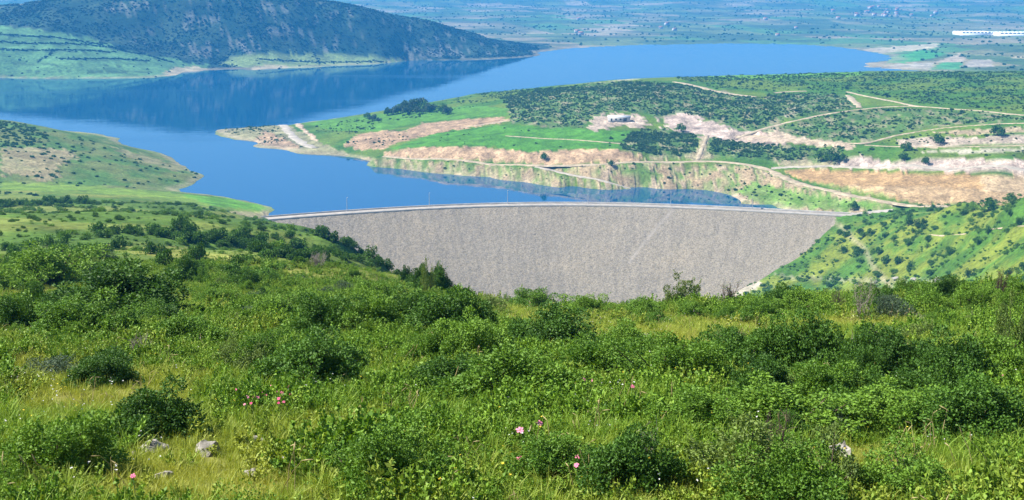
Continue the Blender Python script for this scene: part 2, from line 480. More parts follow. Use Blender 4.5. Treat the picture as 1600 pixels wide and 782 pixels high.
def paint(poly, col, dmin, dmax, amount=1.0, jag=5.0, noise_amt=0.25, scale=8.0):
    """surface colour inside an outline; the edge is broken up so that it never reads as a clean line"""
    sel = (D > dmin) & (D < dmax)
    qx = GPX[sel] + jag * fbm(GX[sel] / scale, GY[sel] / scale, 3, 31)
    qy = GPY[sel] + 0.35 * jag * fbm(GX[sel] / scale, GY[sel] / scale, 3, 37)
    ins = in_poly(qx, qy, poly).astype(float) * amount
    v = 1 + noise_amt * fbm(GX[sel] / (scale * 1.3), GY[sel] / (scale * 1.3), 4, 41)
    cc = np.asarray(col)[None] * v[:, None]
    alb[sel] = alb[sel] * (1 - ins[:, None]) + cc * ins[:, None]

PEN = (640, 1700)
def dapple(poly, cols, dmin, dmax, amount=1.0, scale=12.0, seed=0, jag=8):
    """ground of several colours in broken patches"""
    sel = (D > dmin) & (D < dmax)
    ins = in_poly(GPX[sel] + jag * fbm(GX[sel] / scale, GY[sel] / scale, 3, 31), GPY[sel] + 0.35 * jag * fbm(GX[sel] / scale, GY[sel] / scale, 3, 37), poly).astype(float) * amount
    f = fbm(GX[sel] / scale, GY[sel] / (scale * 1.6), 4, 300 + seed)
    edges = np.linspace(-0.42, 0.42, len(cols))
    cc = np.stack([np.interp(f, edges, [c[k] for c in cols]) for k in range(3)], 1)
    alb[sel] = alb[sel] * (1 - ins[:, None]) + cc * ins[:, None]
# peninsula base greens
sel = (D > 640) & (D < 1720) & (GPX > 320)
t = smooth01(fbm(X / 60, Y / 60, 4, 51), -0.3, 0.4)[sel]
alb[sel] = np.array([0.095, 0.15, 0.018]) * (1 - t[:, None]) + np.array([0.052, 0.125, 0.014]) * t[:, None]
MEADOW = [(600, 234), (640, 222), (690, 205), (790, 195), (930, 203), (988, 205), (990, 226), (970, 234), (900, 233), (830, 238), (770, 230), (690, 228)]
paint(MEADOW, (0.062, 0.175, 0.015), *PEN, 1.0, 4, 0.3)
paint([(470, 192), (560, 182), (650, 172), (740, 165), (800, 170), (790, 182), (660, 190), (600, 205), (520, 205)], (0.075, 0.19, 0.02), *PEN, 0.9, 6)
SHOREBANK = [(605, 248), (737, 255), (850, 265), (912, 283), (1000, 297), (1060, 300), (950, 302), (884, 294), (800, 287), (700, 276), (640, 272), (570, 254), (540, 246)]
dapple(SHOREBANK, [(0.42, 0.32, 0.20), (0.28, 0.25, 0.13), (0.13, 0.18, 0.05), (0.36, 0.29, 0.18), (0.10, 0.16, 0.04)], *PEN, 0.95, 9, 1, 4)
paint([(860, 262), (1025, 256), (1166, 259), (1205, 270), (1260, 290), (1400, 318), (1360, 335), (1180, 332), (1130, 304), (1000, 297), (920, 280)], (0.23, 0.21, 0.11), *PEN, 0.8, 8, 0.5)
dapple([(840, 262), (1025, 255), (1166, 259), (1205, 270), (1260, 290), (1400, 318), (1360, 335), (1180, 332), (1130, 304), (1000, 298), (920, 282)], [(0.44, 0.33, 0.20), (0.30, 0.25, 0.14), (0.15, 0.19, 0.06), (0.10, 0.18, 0.035), (0.34, 0.27, 0.16), (0.48, 0.37, 0.25)], *PEN, 0.95, 13, 2)
paint([(1180, 285), (1250, 300), (1370, 318), (1400, 326), (1300, 328), (1200, 325), (1150, 300)], (0.10, 0.20, 0.03), *PEN, 0.85, 8, 0.4)
paint([(960, 262), (1010, 260), (1040, 275), (990, 282)], (0.09, 0.17, 0.03), *PEN, 0.8, 6, 0.4)
SCARP = [(603, 246), (600, 238), (640, 231), (700, 229), (770, 231), (830, 239), (900, 233), (970, 234), (1005, 243), (1022, 251), (941, 256), (850, 258), (737, 251)]
paint(SCARP, (0.50, 0.35, 0.21), *PEN, 1.0, 5, 0.55, 6)
RED = [(535, 228), (560, 210), (600, 204), (630, 206), (660, 193), (720, 187), (785, 183), (798, 189), (740, 199), (690, 207), (645, 217), (612, 226), (600, 234), (560, 234)]
paint(RED, (0.43, 0.29, 0.18), *PEN, 0.9, 5, 0.5, 6)
paint([(335, 204), (400, 192), (440, 190), (500, 222), (545, 240), (540, 247), (470, 242), (395, 230)], (0.25, 0.22, 0.13), *PEN, 0.75, 7, 0.5)
paint([(458, 192), (468, 193), (492, 214), (500, 222), (488, 218)], (0.60, 0.46, 0.33), *PEN, 1, 2)
paint([(395, 222), (415, 205), (440, 215), (470, 232), (430, 232)], (0.44, 0.30, 0.19), *PEN, 0.8, 5, 0.5)
QUARRY1 = [(915, 201), (928, 181), (958, 176), (1000, 181), (1014, 190), (1012, 198), (970, 197), (940, 203)]
paint(QUARRY1, (0.52, 0.42, 0.33), *PEN, 0.95, 13, 0.5, 7)
QUARRY2 = [(1028, 184), (1060, 174), (1100, 173), (1098, 186), (1150, 200), (1215, 213), (1250, 222), (1190, 230), (1130, 221), (1080, 211), (1040, 201)]
paint(QUARRY2, (0.52, 0.41, 0.35), *PEN, 0.92, 16, 0.6, 7)
paint([(1150, 214), (1215, 196), (1232, 205), (1245, 214), (1340, 226), (1330, 234), (1240, 224), (1170, 222)], (0.60, 0.47, 0.34), *PEN, 0.9, 4, 0.4, 5)
paint([(1225, 184), (1235, 166), (1262, 159), (1258, 170), (1240, 184)], (0.50, 0.42, 0.36), *PEN, 0.8, 5, 0.5, 5)
paint([(1180, 205), (1205, 190), (1208, 200), (1195, 212)], (0.45, 0.32, 0.27), *PEN, 0.7, 5, 0.5, 5)
paint([(1085, 252), (1095, 213), (1112, 213), (1098, 252)], (0.52, 0.42, 0.30), *PEN, 0.7, 3, 0.4, 5)
paint([(1030, 240), (1100, 236), (1140, 248), (1080, 250), (1000, 252)], (0.40, 0.32, 0.21), *PEN, 0.7, 5, 0.5, 5)
paint([(1190, 252), (1260, 246), (1320, 250), (1310, 262), (1230, 262)], (0.44, 0.36, 0.24), *PEN, 0.7, 6, 0.5, 5)
PILE = [(1226, 268), (1262, 264), (1347, 267), (1459, 272), (1600, 276), (1700, 276), (1700, 320), (1480, 321), (1440, 319), (1300, 291), (1240, 277)]
paint(PILE, (0.47, 0.31, 0.145), 530, 820, 1.0, 4, 0.3, 6)
paint([(1290, 291), (1440, 319), (1480, 321), (1700, 318), (1700, 295), (1540, 296), (1440, 290)], (0.50, 0.36, 0.20), 530, 820, 0.8, 6, 0.45, 4)
paint([(1530, 275), (1700, 276), (1700, 305), (1540, 300)], (0.60, 0.46, 0.28), 560, 820, 0.8, 6, 0.3, 6)
paint([(1260, 285), (1300, 287), (1380, 302), (1390, 307), (1320, 300)], (0.12, 0.19, 0.04), 560, 820, 0.7, 5, 0.4, 6)
BANK = [(1300, 263), (1318, 248), (1350, 243), (1395, 255), (1440, 249), (1500, 247), (1560, 250), (1700, 250), (1700, 272), (1600, 270), (1460, 268), (1347, 263)]
paint(BANK, (0.58, 0.47, 0.39), 560, 900, 1.0, 5, 0.5, 5)
paint([(1405, 228), (1402, 219), (1450, 214), (1530, 216), (1600, 210), (1700, 210), (1700, 222), (1500, 226), (1450, 232)], (0.52, 0.42, 0.34), 560, 1000, 0.85, 4, 0.5, 5)
paint([(1450, 207), (1600, 199), (1700, 199), (1700, 205), (1500, 211)], (0.50, 0.38, 0.26), 560, 1000, 0.75, 4, 0.5, 5)
paint([(1430, 238), (1500, 235), (1600, 230), (1700, 230), (1700, 234), (1500, 240)], (0.50, 0.45, 0.36), 560, 1000, 0.7, 3, 0.5, 5)
paint([(980, 124), (900, 133), (960, 128), (1010, 122)], (0.40, 0.36, 0.28), *PEN, 0.6, 6)
paint([(1080, 120), (1200, 116), (1350, 112), (1350, 118), (1200, 124)], (0.10, 0.25, 0.022), 1000, 1700, 0.8, 6)
# headland
HL = (690, 1050)
sel = (D > 690) & (D < 1050) & (GPX < 330)
t = smooth01(nA, -0.3, 0.3)[sel]
alb[sel] = np.array([0.12, 0.15, 0.045]) * (1 - t[:, None]) + np.array([0.07, 0.14, 0.03]) * t[:, None]
paint([(0, 232), (40, 228), (110, 236), (120, 248), (90, 262), (100, 278), (60, 285), (20, 270), (0, 275)], (0.36, 0.28, 0.17), *HL, 0.6, 14, 0.6, 7)
paint([(170, 228), (260, 252), (290, 262), (280, 270), (200, 246)], (0.24, 0.20, 0.11), *HL, 0.6, 10, 0.5)
paint([(0, 284), (150, 291), (260, 300), (420, 325), (440, 332), (390, 334), (260, 310), (100, 298), (0, 297)], (0.145, 0.23, 0.03), 600, 780, 0.8, 8, 0.3)
paint([(280, 303), (360, 310), (430, 325), (420, 330), (330, 322)], (0.09, 0.23, 0.025), 600, 780, 0.9, 6, 0.3)
paint([(350, 331), (420, 330), (425, 340), (380, 342)], (0.40, 0.32, 0.20), 560, 780, 0.6, 6, 0.4)
# bright turf of the right abutment
sel = (D > 330) & (D < np.interp(GPX, [1290, 1330, 1400, 1500, 1600], [668, 655, 636, 590, 520])) & (GPX > 1100)
t = smooth01(nA + 0.4 * nB, -0.35, 0.35)[sel]
alb[sel] = np.array([0.14, 0.175, 0.022]) * (1 - t[:, None]) + np.array([0.055, 0.125, 0.015]) * t[:, None]
paint([(1150, 425), (1185, 425), (1190, 445), (1150, 470), (1110, 480)], (0.50, 0.44, 0.36), 500, 720, 0.8, 6, 0.4)
paint([(1200, 428), (1290, 434), (1400, 437), (1480, 436), (1480, 441), (1330, 443), (1220, 434)], (0.32, 0.28, 0.22), 330, 700, 0.35, 8, 0.5)
# left spur
sel = (D > 85) & (D < 600) & (GPX < 760)
k_ = smooth01(D, 85, 130)[sel] * 0.9
t = smooth01(nA + 0.5 * nC, -0.25, 0.5)[sel] * 0.8
c_ = np.array([0.065, 0.125, 0.02]) * (1 - t[:, None]) + np.array([0.15, 0.18, 0.04]) * t[:, None]
alb[sel] = alb[sel] * (1 - k_[:, None]) + c_ * k_[:, None]
paint([(150, 385), (260, 384), (420, 410), (520, 425), (640, 450), (600, 455), (470, 436), (330, 405), (200, 396)], (0.20, 0.21, 0.05), 85, 420, 0.75, 14, 0.3, 9)
paint([(60, 345), (200, 350), (330, 352), (420, 365), (340, 362), (200, 360), (70, 356)], (0.17, 0.20, 0.045), 160, 620, 0.6, 14, 0.3, 12)
# the mountain: dark scrub, pale stone ribs; striped green fields by the water
sel = (D > 1650) & (D < 2600) & (GPX < 860)
t = smooth01(fbm(X / 45, Y / 45, 4, 61), -0.2, 0.5)[sel]
alb[sel] = np.array([0.016, 0.040, 0.024]) * (1 - t[:, None]) + np.array([0.036, 0.062, 0.034]) * t[:, None]
speck = smooth01(fbm(X / 14, Y / 30, 3, 66), 0.42, 0.62)[sel] * smooth01(fbm(X / 220, Y / 160, 2, 67), -0.25, 0.3)[sel]
alb[sel] = alb[sel] * (1 - 0.3 * speck[:, None]) + np.array([0.36, 0.34, 0.29]) * 0.3 * speck[:, None]
MT = (1650, 2600)
for poly in ([(400, 12), (425, 5), (445, 8), (440, 18), (420, 20)], [(420, 48), (470, 38), (500, 32), (495, 40), (440, 55), (425, 56)], [(350, 62), (385, 68), (395, 78), (360, 74)], [(290, 65), (335, 80), (330, 90), (300, 82)],
             [(165, 12), (250, 8), (255, 14), (180, 20)], [(500, 25), (525, 22), (520, 30), (500, 32)], [(620, 78), (700, 75), (740, 84), (660, 92)], [(300, 30), (360, 28), (350, 36), (300, 38)]):
    paint(poly, (0.46, 0.42, 0.37), *MT, 0.22, 30, 0.8, 14)
FIELDS = [(-400, 36), (0, 42), (60, 46), (130, 58), (190, 77), (260, 93), (330, 103), (300, 116), (262, 124), (0, 130), (-400, 130)]
paint(FIELDS, (0.09, 0.19, 0.07), *MT, 0.95, 8, 0.35, 30)
paint([(345, 100), (370, 86), (420, 82), (470, 86), (540, 84), (620, 94), (645, 101), (560, 106), (400, 110)], (0.16, 0.22, 0.07), *MT, 0.95, 6, 0.3, 30)
paint([(395, 102), (450, 100), (445, 109), (395, 110)], (0.36, 0.28, 0.18), *MT, 0.6, 6, 0.5, 20)
paint([(255, 112), (290, 104), (330, 106), (300, 116), (262, 122)], (0.36, 0.28, 0.18), *MT, 0.7, 8, 0.5, 20)
for (a, b), (c, d) in (((0, 66), (170, 74)), ((0, 78), (180, 82)), ((170, 74), (270, 98)), ((60, 98), (85, 82)), ((0, 100), (200, 103)), ((0, 54), (120, 64)), ((95, 92), (230, 95)), ((40, 112), (240, 113))):
    paint([(a, b - 0.8), (c, d - 0.8), (c, d + 0.9), (a, b + 0.9)], (0.045, 0.085, 0.035), *MT, 0.9, 4, 0.2, 12)
# plain: a patchwork of strips
sel = ((D > 2600) | ((D > 1650) & (GPX > 860)))
px_, py_ = X[sel], Y[sel]
wob = 60 * fbm(px_ / 400, py_ / 400, 2, 71)
ci = np.floor((px_ + wob + 0.35 * py_) / 120).astype(int); cj = np.floor((py_ - 0.2 * px_ + wob) / 190).astype(int)
h = np.abs(np.sin(ci * 127.1 + cj * 311.7) * 43758.5453) % 1.0
pal = np.array([[0.06, 0.12, 0.04], [0.09, 0.16, 0.05], [0.20, 0.19, 0.10], [0.30, 0.24, 0.15], [0.05, 0.09, 0.035], [0.14, 0.19, 0.06], [0.07, 0.20, 0.05], [0.38, 0.31, 0.21]])
alb[sel] = 0.6 * pal[(h * 8).astype(int) % 8] + 0.4 * np.array([0.11, 0.14, 0.06])
t = smooth01(fbm(px_ / 260, py_ / 160, 4, 73), -0.1, 0.35)
alb[sel] = alb[sel] * (1 - 0.75 * t[:, None]) + np.array([0.05, 0.085, 0.035]) * 0.75 * t[:, None]
PL = (1650, 3600)
paint([(1345, 78), (1400, 72), (1470, 68), (1460, 76), (1380, 84)], (0.42, 0.36, 0.25), *PL, 0.8, 5, 0.3, 20)
paint([(1390, 90), (1440, 78), (1480, 84), (1440, 96), (1385, 100)], (0.06, 0.24, 0.06), *PL, 0.9, 4, 0.2, 20)
paint([(1460, 98), (1500, 84), (1508, 92), (1500, 100)], (0.36, 0.30, 0.22), *PL, 0.9, 3, 0.2, 20)
paint([(1450, 110), (1470, 98), (1505, 97), (1500, 110)], (0.05, 0.22, 0.07), *PL, 0.9, 3, 0.2, 20)
paint([(1505, 105), (1515, 93), (1550, 93), (1552, 105)], (0.28, 0.25, 0.20), *PL, 0.9, 3, 0.2, 20)
paint([(1380, 108), (1400, 100), (1460, 98), (1450, 108)], (0.34, 0.32, 0.27), *PL, 0.7, 6, 0.4, 20)
for poly in ([(785, 152), (840, 142), (900, 136), (985, 128), (1080, 132), (1180, 152), (1225, 165), (1222, 190), (1205, 208), (1150, 202), (1098, 184), (1060, 176), (1028, 186), (1010, 178), (958, 174), (928, 180), (908, 200), (860, 200), (800, 192)],
             [(985, 208), (1030, 202), (1082, 212), (1090, 236), (1060, 246), (1010, 244), (975, 236), (968, 226)], [(1108, 216), (1150, 222), (1200, 228), (1312, 232), (1316, 250), (1290, 256), (1200, 250), (1112, 246), (1100, 240)],
             [(1210, 200), (1240, 192), (1320, 176), (1390, 169), (1520, 174), (1600, 182), (1700, 190), (1560, 192), (1459, 198), (1403, 208), (1352, 224), (1319, 222), (1240, 214)], [(1190, 150), (1260, 146), (1322, 148), (1342, 168), (1320, 173), (1235, 190), (1215, 175)]):
    dapple(poly, [(0.05, 0.11, 0.025), (0.06, 0.12, 0.03), (0.12, 0.16, 0.05), (0.06, 0.13, 0.03), (0.22, 0.20, 0.12)], *PEN, 0.85, 9, 5, 6)
alb = np.where(((RG > 560) & (RG < 1700))[..., None], alb * (1 - 0.14 * smooth01(alb[..., 0], 0.25, 0.5))[..., None], alb)
bare = smooth01(alb[..., 0] - alb[..., 1], 0.0, 0.06) * (RG > 560) * (RG < 1700) * (GZ > 1)
GZ = GZ + bare * (0.45 * fbm(GX / 5, GY / 14, 3, 191) - 0.5 * np.abs(fbm(GX / 8, GY / 20, 3, 195)))
# wet, bare rim just above the water
rim = np.exp(-((GZ - 0.7) / 0.8) ** 2) * (RG > 500) * (RG < 2600)
alb = lerp(alb, [0.30, 0.25, 0.17], rim * 0.55)
alb = np.clip(alb, 0.012, 0.8)

# ------------------------------------------------------------------ land objects
fid = (np.arange(NT - 1)[:, None] * NR + np.arange(NR - 1)[None]).astype(np.int64)
cpx = GPX[:-1, :-1]; cyy = GY[:-1, :-1]
region = np.full(fid.shape, 0)
region[(cyy >= 105) & (cpx < 800)] = 1
region[(cyy >= 105) & (cpx >= 800)] = 2
region[(cyy >= 660) & (cpx < 470)] = 3
region[(cyy >= 640) & (cpx >= 470)] = 4
region[(cyy >= 1010) & (cpx < 470) & (cpx > 310)] = 4
region[(cyy >= 1640)] = 6
region[(cyy >= 1400) & (cpx < 860) & (cyy < 2650)] = 5
V = np.stack([GX, GY, GZ], -1).reshape(-1, 3); AL = alb.reshape(-1, 3); BR = bare.ravel()
LAND = [('foreground_hillside', M_NEAR), ('left_hillside', M_MID), ('right_hillside', M_MID), ('headland', M_MID), ('peninsula', M_MID), ('mountain', M_FAR), ('plain', M_FAR)]
for k, (nm, mat) in enumerate(LAND):
    i = fid[region == k]
    q = np.stack([i, i + 1, i + NR + 1, i + NR], 1)[:, ::-1]
    used = np.unique(q)
    remap = np.zeros(len(V), np.int64); remap[used] = np.arange(len(used))
    me = mesh_np(nm, V[used], remap[q], [mat], smooth=True, attrs={'albedo': AL[used], 'bare': BR[used]})
    o = link(nm, me)
    tag(o, kind='structure')

# ------------------------------------------------------------------ water
g = NT_('lake_water')
p = g.pos()
mp = g.n('ShaderNodeMapping'); g.l(p, mp.inputs['Vector']); mp.inputs['Scale'].default_value = (0.0016, 0.009, 1)
streak = g.noise(1.0, 4, 0.6, mp.outputs['Vector'])
rough_ = g.ramp(streak, [(0.45, gray(0.012)), (0.52, gray(0.05)), (0.60, gray(0.06)), (0.68, gray(0.16))])
dif = g.n('ShaderNodeBsdfDiffuse', Color=(0.003, 0.068, 0.175, 1))
glo = g.n('ShaderNodeBsdfGlossy', Color=(0.70, 0.79, 0.82, 1)); g.l(rough_, glo.inputs['Roughness'])
fr = g.n('ShaderNodeFresnel', IOR=2.4)
mp2 = g.n('ShaderNodeMapping'); g.l(p, mp2.inputs['Vector']); mp2.inputs['Scale'].default_value = (0.006, 0.03, 1)
bmp = g.n('ShaderNodeBump', Strength=0.25, Distance=0.35); g.l(g.noise(1.0, 5, 0.7, mp2.outputs['Vector']), bmp.inputs['Height'])
g.l(bmp.outputs['Normal'], glo.inputs['Normal'])
mxw = g.n('ShaderNodeMixShader'); g.l(fr.outputs[0], mxw.inputs[0]); g.l(dif.outputs[0], mxw.inputs[1]); g.l(glo.outputs[0], mxw.inputs[2])
g.l(mxw.outputs[0], g.out.inputs['Surface'])
M_WATER = g.m

# ------------------------------------------------------------------ the dam
CREST_Z = 4.0
crest_px = [(392, 344), (415, 342.5), (480, 337), (544, 332.3), (610, 328), (672, 325), (735, 322.5), (795, 321), (860, 320), (920, 320), (985, 320.8), (1047, 322.5), (1110, 325.5), (1175, 329), (1250, 333), (1320, 336.5), (1385, 339)]
cp_ = np.array([on_z(a, b, CREST_Z)[:2] for a, b in crest_px], float)
seg = np.r_[0, np.cumsum(np.hypot(*np.diff(cp_, axis=0).T))]
poly = np.polyfit(seg, cp_[:, 1], 4), np.polyfit(seg, cp_[:, 0], 4)
NS = 440
ss = np.linspace(0, seg[-1], NS)
cx, cyy_ = np.polyval(poly[1], ss), np.polyval(poly[0], ss)
tx, ty = np.gradient(cx), np.gradient(cyy_); tl = np.hypot(tx, ty); tx /= tl; ty /= tl
nx, ny = ty, -tx                       # towards downstream (the camera)
HALF = 4.2
SLOPE = 0.52
NDN = 150
run = np.linspace(0, 118, NDN)
rng = np.random.default_rng(3)
fx = cx[:, None] + nx[:, None] * (HALF + run[None]); fy = cyy_[:, None] + ny[:, None] * (HALF + run[None])
fz = CREST_Z - 0.35 - run[None] * SLOPE + 0 * fx
stone = 0.10 * rng.standard_normal(fx.shape) + 0.12 * fbm(fx / 2.2, fy / 2.2, 2, 81) + 0.18 * fbm(ss[:, None] / 5.0 + 0 * fx, run[None] / 60.0 + 0 * fx, 2, 82)
stone[:, 0] *= 0.2
fz = fz + np.clip(stone, -1.0, 1.1)
V_ = np.stack([fx, fy, fz], -1).reshape(-1, 3)
i = (np.arange(NS - 1)[:, None] * NDN + np.arange(NDN - 1)[None]).ravel()
g = NT_('dam_rockfill')
p = g.pos()
sl = g.n('ShaderNodeMapping'); g.l(p, sl.inputs['Vector']); sl.inputs['Scale'].default_value = (0.35, 0.02, 0.02)
vor = g.n('ShaderNodeTexVoronoi'); vor.inputs['Scale'].default_value = 1.9; g.l(p, vor.inputs['Vector'])
c = g.ramp(vor.outputs['Distance'], [(0.0, (0.285, 0.248, 0.192)), (0.55, (0.238, 0.206, 0.158)), (1.0, (0.12, 0.104, 0.08))])
vc = g.n('ShaderNodeSeparateColor'); g.l(vor.outputs['Color'], vc.inputs['Color'])
c = g.mix(1.0, c, g.ramp(vc.outputs[0], [(0.0, gray(0.72)), (1.0, gray(1.22))]), 'MULTIPLY')
c = g.mix(1.0, c, g.ramp(g.noise(1.0, 4, 0.7, sl.outputs['Vector']), [(0.3, gray(0.94)), (0.7, gray(1.05))]), 'MULTIPLY')
c = g.mix(0.5, c, g.ramp(g.noise(0.02, 3, 0.5, p), [(0.35, (0.98, 0.98, 1.0)), (0.65, (1.02, 1.0, 0.97))]), 'MULTIPLY')
c = g.mix(1.0, c, g.ramp(g.noise(0.045, 5, 0.65, p, 0.6), [(0.3, (0.90, 0.90, 0.91)), (0.5, (1.0, 1.0, 1.0)), (0.72, (1.10, 1.08, 1.05))]), 'MULTIPLY')
c = g.mix(g.ramp(g.noise(0.55, 2, 0.5, p), [(0.74, gray(0.0)), (0.78, gray(0.75))]), c, (0.07, 0.062, 0.055))
c = g.mix(g.attr('scar').outputs['Fac'], c, (0.36, 0.32, 0.28))
g.color(c); g.set(Roughness=0.95, Specular_IOR_Level=0.15)
dam = link('embankment_dam', None, loc=(float(cx[NS // 2]), float(cyy_[NS // 2]), 0))
tag(dam, 'curved grey rockfill embankment dam closing the valley at the end of the lake', 'dam')
dl = np.array(dam.location)
fpx, fpy = to_pix(V_[:, 0], V_[:, 1], V_[:, 2])
scar = np.exp(-((fpx - np.interp(fpy, [328, 345, 380, 410], [1052, 1036, 1006, 983])) / 3.0) ** 2) * (fpy < 412) * 0.35
scar += np.exp(-((fpx - np.interp(fpy, [338, 400, 470], [1322, 1240, 1120])) / 9.0) ** 2) * 0.15
link('rock_face', mesh_np('rock_face', V_ - dl, np.stack([i, i + 1, i + NDN + 1, i + NDN], 1)[:, ::-1], [g.m], attrs={'scar': scar}), dam)

def sweep(name, prof, mat, s0=0, s1=NS, step=4, close=True, parent=None, origin=(0, 0, 0)):
    """a profile of (offset downstream, height) pairs swept along the crest"""
    idx = np.unique(np.r_[np.arange(s0, s1, step), s1 - 1])
    pr = np.array(prof, float)
    vx = cx[idx, None] + nx[idx, None] * pr[None, :, 0]; vy = cyy_[idx, None] + ny[idx, None] * pr[None, :, 0]
    vz = np.broadcast_to(pr[None, :, 1], vx.shape)
    vv = np.stack([vx, vy, vz], -1).reshape(-1, 3) - np.array(origin)
    m = len(pr); f = []
    for a in range(len(idx) - 1):
        for b in range(m if close else m - 1):
            c2 = (b + 1) % m
            f.append((a * m + b, a * m + c2, (a + 1) * m + c2, (a + 1) * m + b))
    return link(name, mesh_np(name, vv, np.array(f), [mat]), parent)

def plain_mat(name, col, rough=0.9, nscale=None, spread=0.25, spec=0.2):
    g = NT_(name)
    if nscale:
        c = g.mix(1.0, col, g.ramp(g.noise(nscale, 4, 0.6, g.pos()), [(0.3, gray(1 - spread)), (0.7, gray(1 + spread))]), 'MULTIPLY')
        g.color(c)
    else: g.color(col)
    g.set(Roughness=rough, Specular_IOR_Level=spec)
    return g.m
M_GRAVEL = plain_mat('crest_gravel', (0.33, 0.30, 0.26), 0.95, 0.3)
M_KERB = plain_mat('kerb_concrete', (0.36, 0.34, 0.31), 0.9, 0.2)
M_RIPRAP = plain_mat('upstream_stone', (0.30, 0.28, 0.26), 0.95, 0.6, 0.5)
sweep('crest_road', [(HALF + 0.1, CREST_Z - 0.5), (HALF + 0.1, CREST_Z), (-HALF, CREST_Z), (-HALF, CREST_Z - 0.5)], M_GRAVEL, parent=dam, origin=dl)
sweep('parapet', [(-HALF, CREST_Z + 0.8), (-HALF - 0.4, CREST_Z + 0.8), (-HALF - 0.4, CREST_Z - 1), (-HALF, CREST_Z - 1)], M_KERB, parent=dam, origin=dl)
sweep('kerb', [(HALF - 0.1, CREST_Z + 0.35), (HALF - 0.5, CREST_Z + 0.35), (HALF - 0.5, CREST_Z - 0.2), (HALF - 0.1, CREST_Z - 0.2)], M_KERB, parent=dam, origin=dl)
sweep('upstream_face', [(-HALF - 0.4, CREST_Z - 0.6), (-HALF - 30, CREST_Z - 14), (-HALF - 30, CREST_Z - 15), (-HALF, CREST_Z - 1.2)], M_RIPRAP, parent=dam, origin=dl)

# the lake reaches the dam's upstream face
k_ = np.arange(0, NS, 8)
ex = cx[k_] - nx[k_] * (HALF + 4); ey = cyy_[k_] - ny[k_] * (HALF + 4)
ex = np.r_[-3500, -700, ex, 700, 3500]; ey = np.r_[560, 600, ey, 640, 690]
wv = np.concatenate([np.stack([ex, ey, 0 * ex], 1), np.stack([ex, 0 * ex + 4300, 0 * ex], 1)])
k_ = np.arange(len(ex) - 1)
lake = link('lake', mesh_np('lake', wv, np.stack([k_, k_ + 1, k_ + 1 + len(ex), k_ + len(ex)], 1), [M_WATER]))
tag(lake, kind='structure')

# ------------------------------------------------------------------ tracks and roads
MATS_R = {'M_TRACK': plain_mat('track_gravel', (0.35, 0.285, 0.19), 0.95, 0.25, 0.4),
          'M_ROADPALE': plain_mat('road_gravel', (0.35, 0.31, 0.25), 0.95, 0.2, 0.35), 'M_GRAVEL': M_GRAVEL}
for nm, xs, ys, zs, si, width, mt_ in ROUTES:
    tx_, ty_ = np.gradient(xs), np.gradient(ys); tl_ = np.hypot(tx_, ty_) + 1e-9
    nx_, ny_ = -ty_ / tl_, tx_ / tl_
    wl = width * (1 + 0.55 * fbm(si / 11, si * 0 + width, 3, 91)); wr = width * (1 + 0.55 * fbm(si / 11, si * 0 + width, 3, 95))
    offs = np.array([-0.55, -0.4, 0, 0.4, 0.55])
    of = np.where(offs[None] < 0, offs[None] * wl[:, None], offs[None] * wr[:, None])
    vx = xs[:, None] + nx_[:, None] * of; vy = ys[:, None] + ny_[:, None] * of
    vz = zs[:, None] + np.array([-0.6, -0.02, 0.06, -0.02, -0.6])[None]
    vv = np.stack([vx, vy, vz], -1).reshape(-1, 3)
    i = (np.arange(len(xs) - 1)[:, None] * 5 + np.arange(4)[None]).ravel()
    tag(link(nm, mesh_np(nm, vv, np.stack([i, i + 1, i + 6, i + 5], 1), [MATS_R[mt_]], smooth=True)), kind='structure')


# ------------------------------------------------------------------ vegetation: materials
def leaf_material(name, c_dark, c_light, c_dry=None, trans=0.22, tint_attr=True, rough=0.6):
    """two-sided leaf: diffuse with some light passing through; colour varies from leaf to leaf and plant to plant"""
    g = NT_(name)
    a = g.attr('tint').outputs['Fac']
    oi = g.n('ShaderNodeObjectInfo').outputs['Random']
    f = g.math('ADD', g.math('MULTIPLY', a, 0.62), g.math('MULTIPLY', oi, 0.38))
    c = g.mix(f, c_dark, c_light)
    if c_dry is not None:
        c = g.mix(g.attr('dry', 'INSTANCER').outputs['Fac'], c, c_dry)
    g.color(c); g.set(Roughness=rough, Specular_IOR_Level=0.25)
    tr = g.n('ShaderNodeBsdfTranslucent')
    g.l(g.mix(1.0, c, (1.25, 1.2, 0.6), 'MULTIPLY'), tr.inputs['Color'])
    mx = g.n('ShaderNodeMixShader'); mx.inputs[0].default_value = trans
    g.l(g.b.outputs[0], mx.inputs[1]); g.l(tr.outputs[0], mx.inputs[2]); g.l(mx.outputs[0], g.out.inputs['Surface'])
    return g.m
M_LEAF_DARK = leaf_material('oak_scrub_leaf', (0.014, 0.056, 0.009), (0.12, 0.25, 0.030))
M_LEAF_MID = leaf_material('broad_shrub_leaf', (0.05, 0.14, 0.014), (0.205, 0.35, 0.036))
M_LEAF_PALE = leaf_material('pale_shrub_leaf', (0.10, 0.16, 0.04), (0.20, 0.28, 0.06))
M_LEAF_BLUE = leaf_material('grey_scrub_leaf', (0.05, 0.09, 0.05), (0.10, 0.15, 0.09))
M_SCRUB = leaf_material('distant_scrub_leaf', (0.028, 0.075, 0.016), (0.095, 0.175, 0.036), trans=0.25)
M_SCRUB_DARK = leaf_material('mountain_scrub_leaf', (0.008, 0.028, 0.014), (0.022, 0.056, 0.024), trans=0.15)
M_GRASS = leaf_material('grass_blade', (0.085, 0.18, 0.014), (0.27, 0.40, 0.038), (0.36, 0.38, 0.065), 0.28)
M_WEED = leaf_material('weed_leaf', (0.045, 0.13, 0.011), (0.235, 0.39, 0.036), (0.35, 0.39, 0.06), 0.22)
M_STRAW = leaf_material('dry_stalk', (0.34, 0.27, 0.11), (0.52, 0.44, 0.22), None, 0.25)
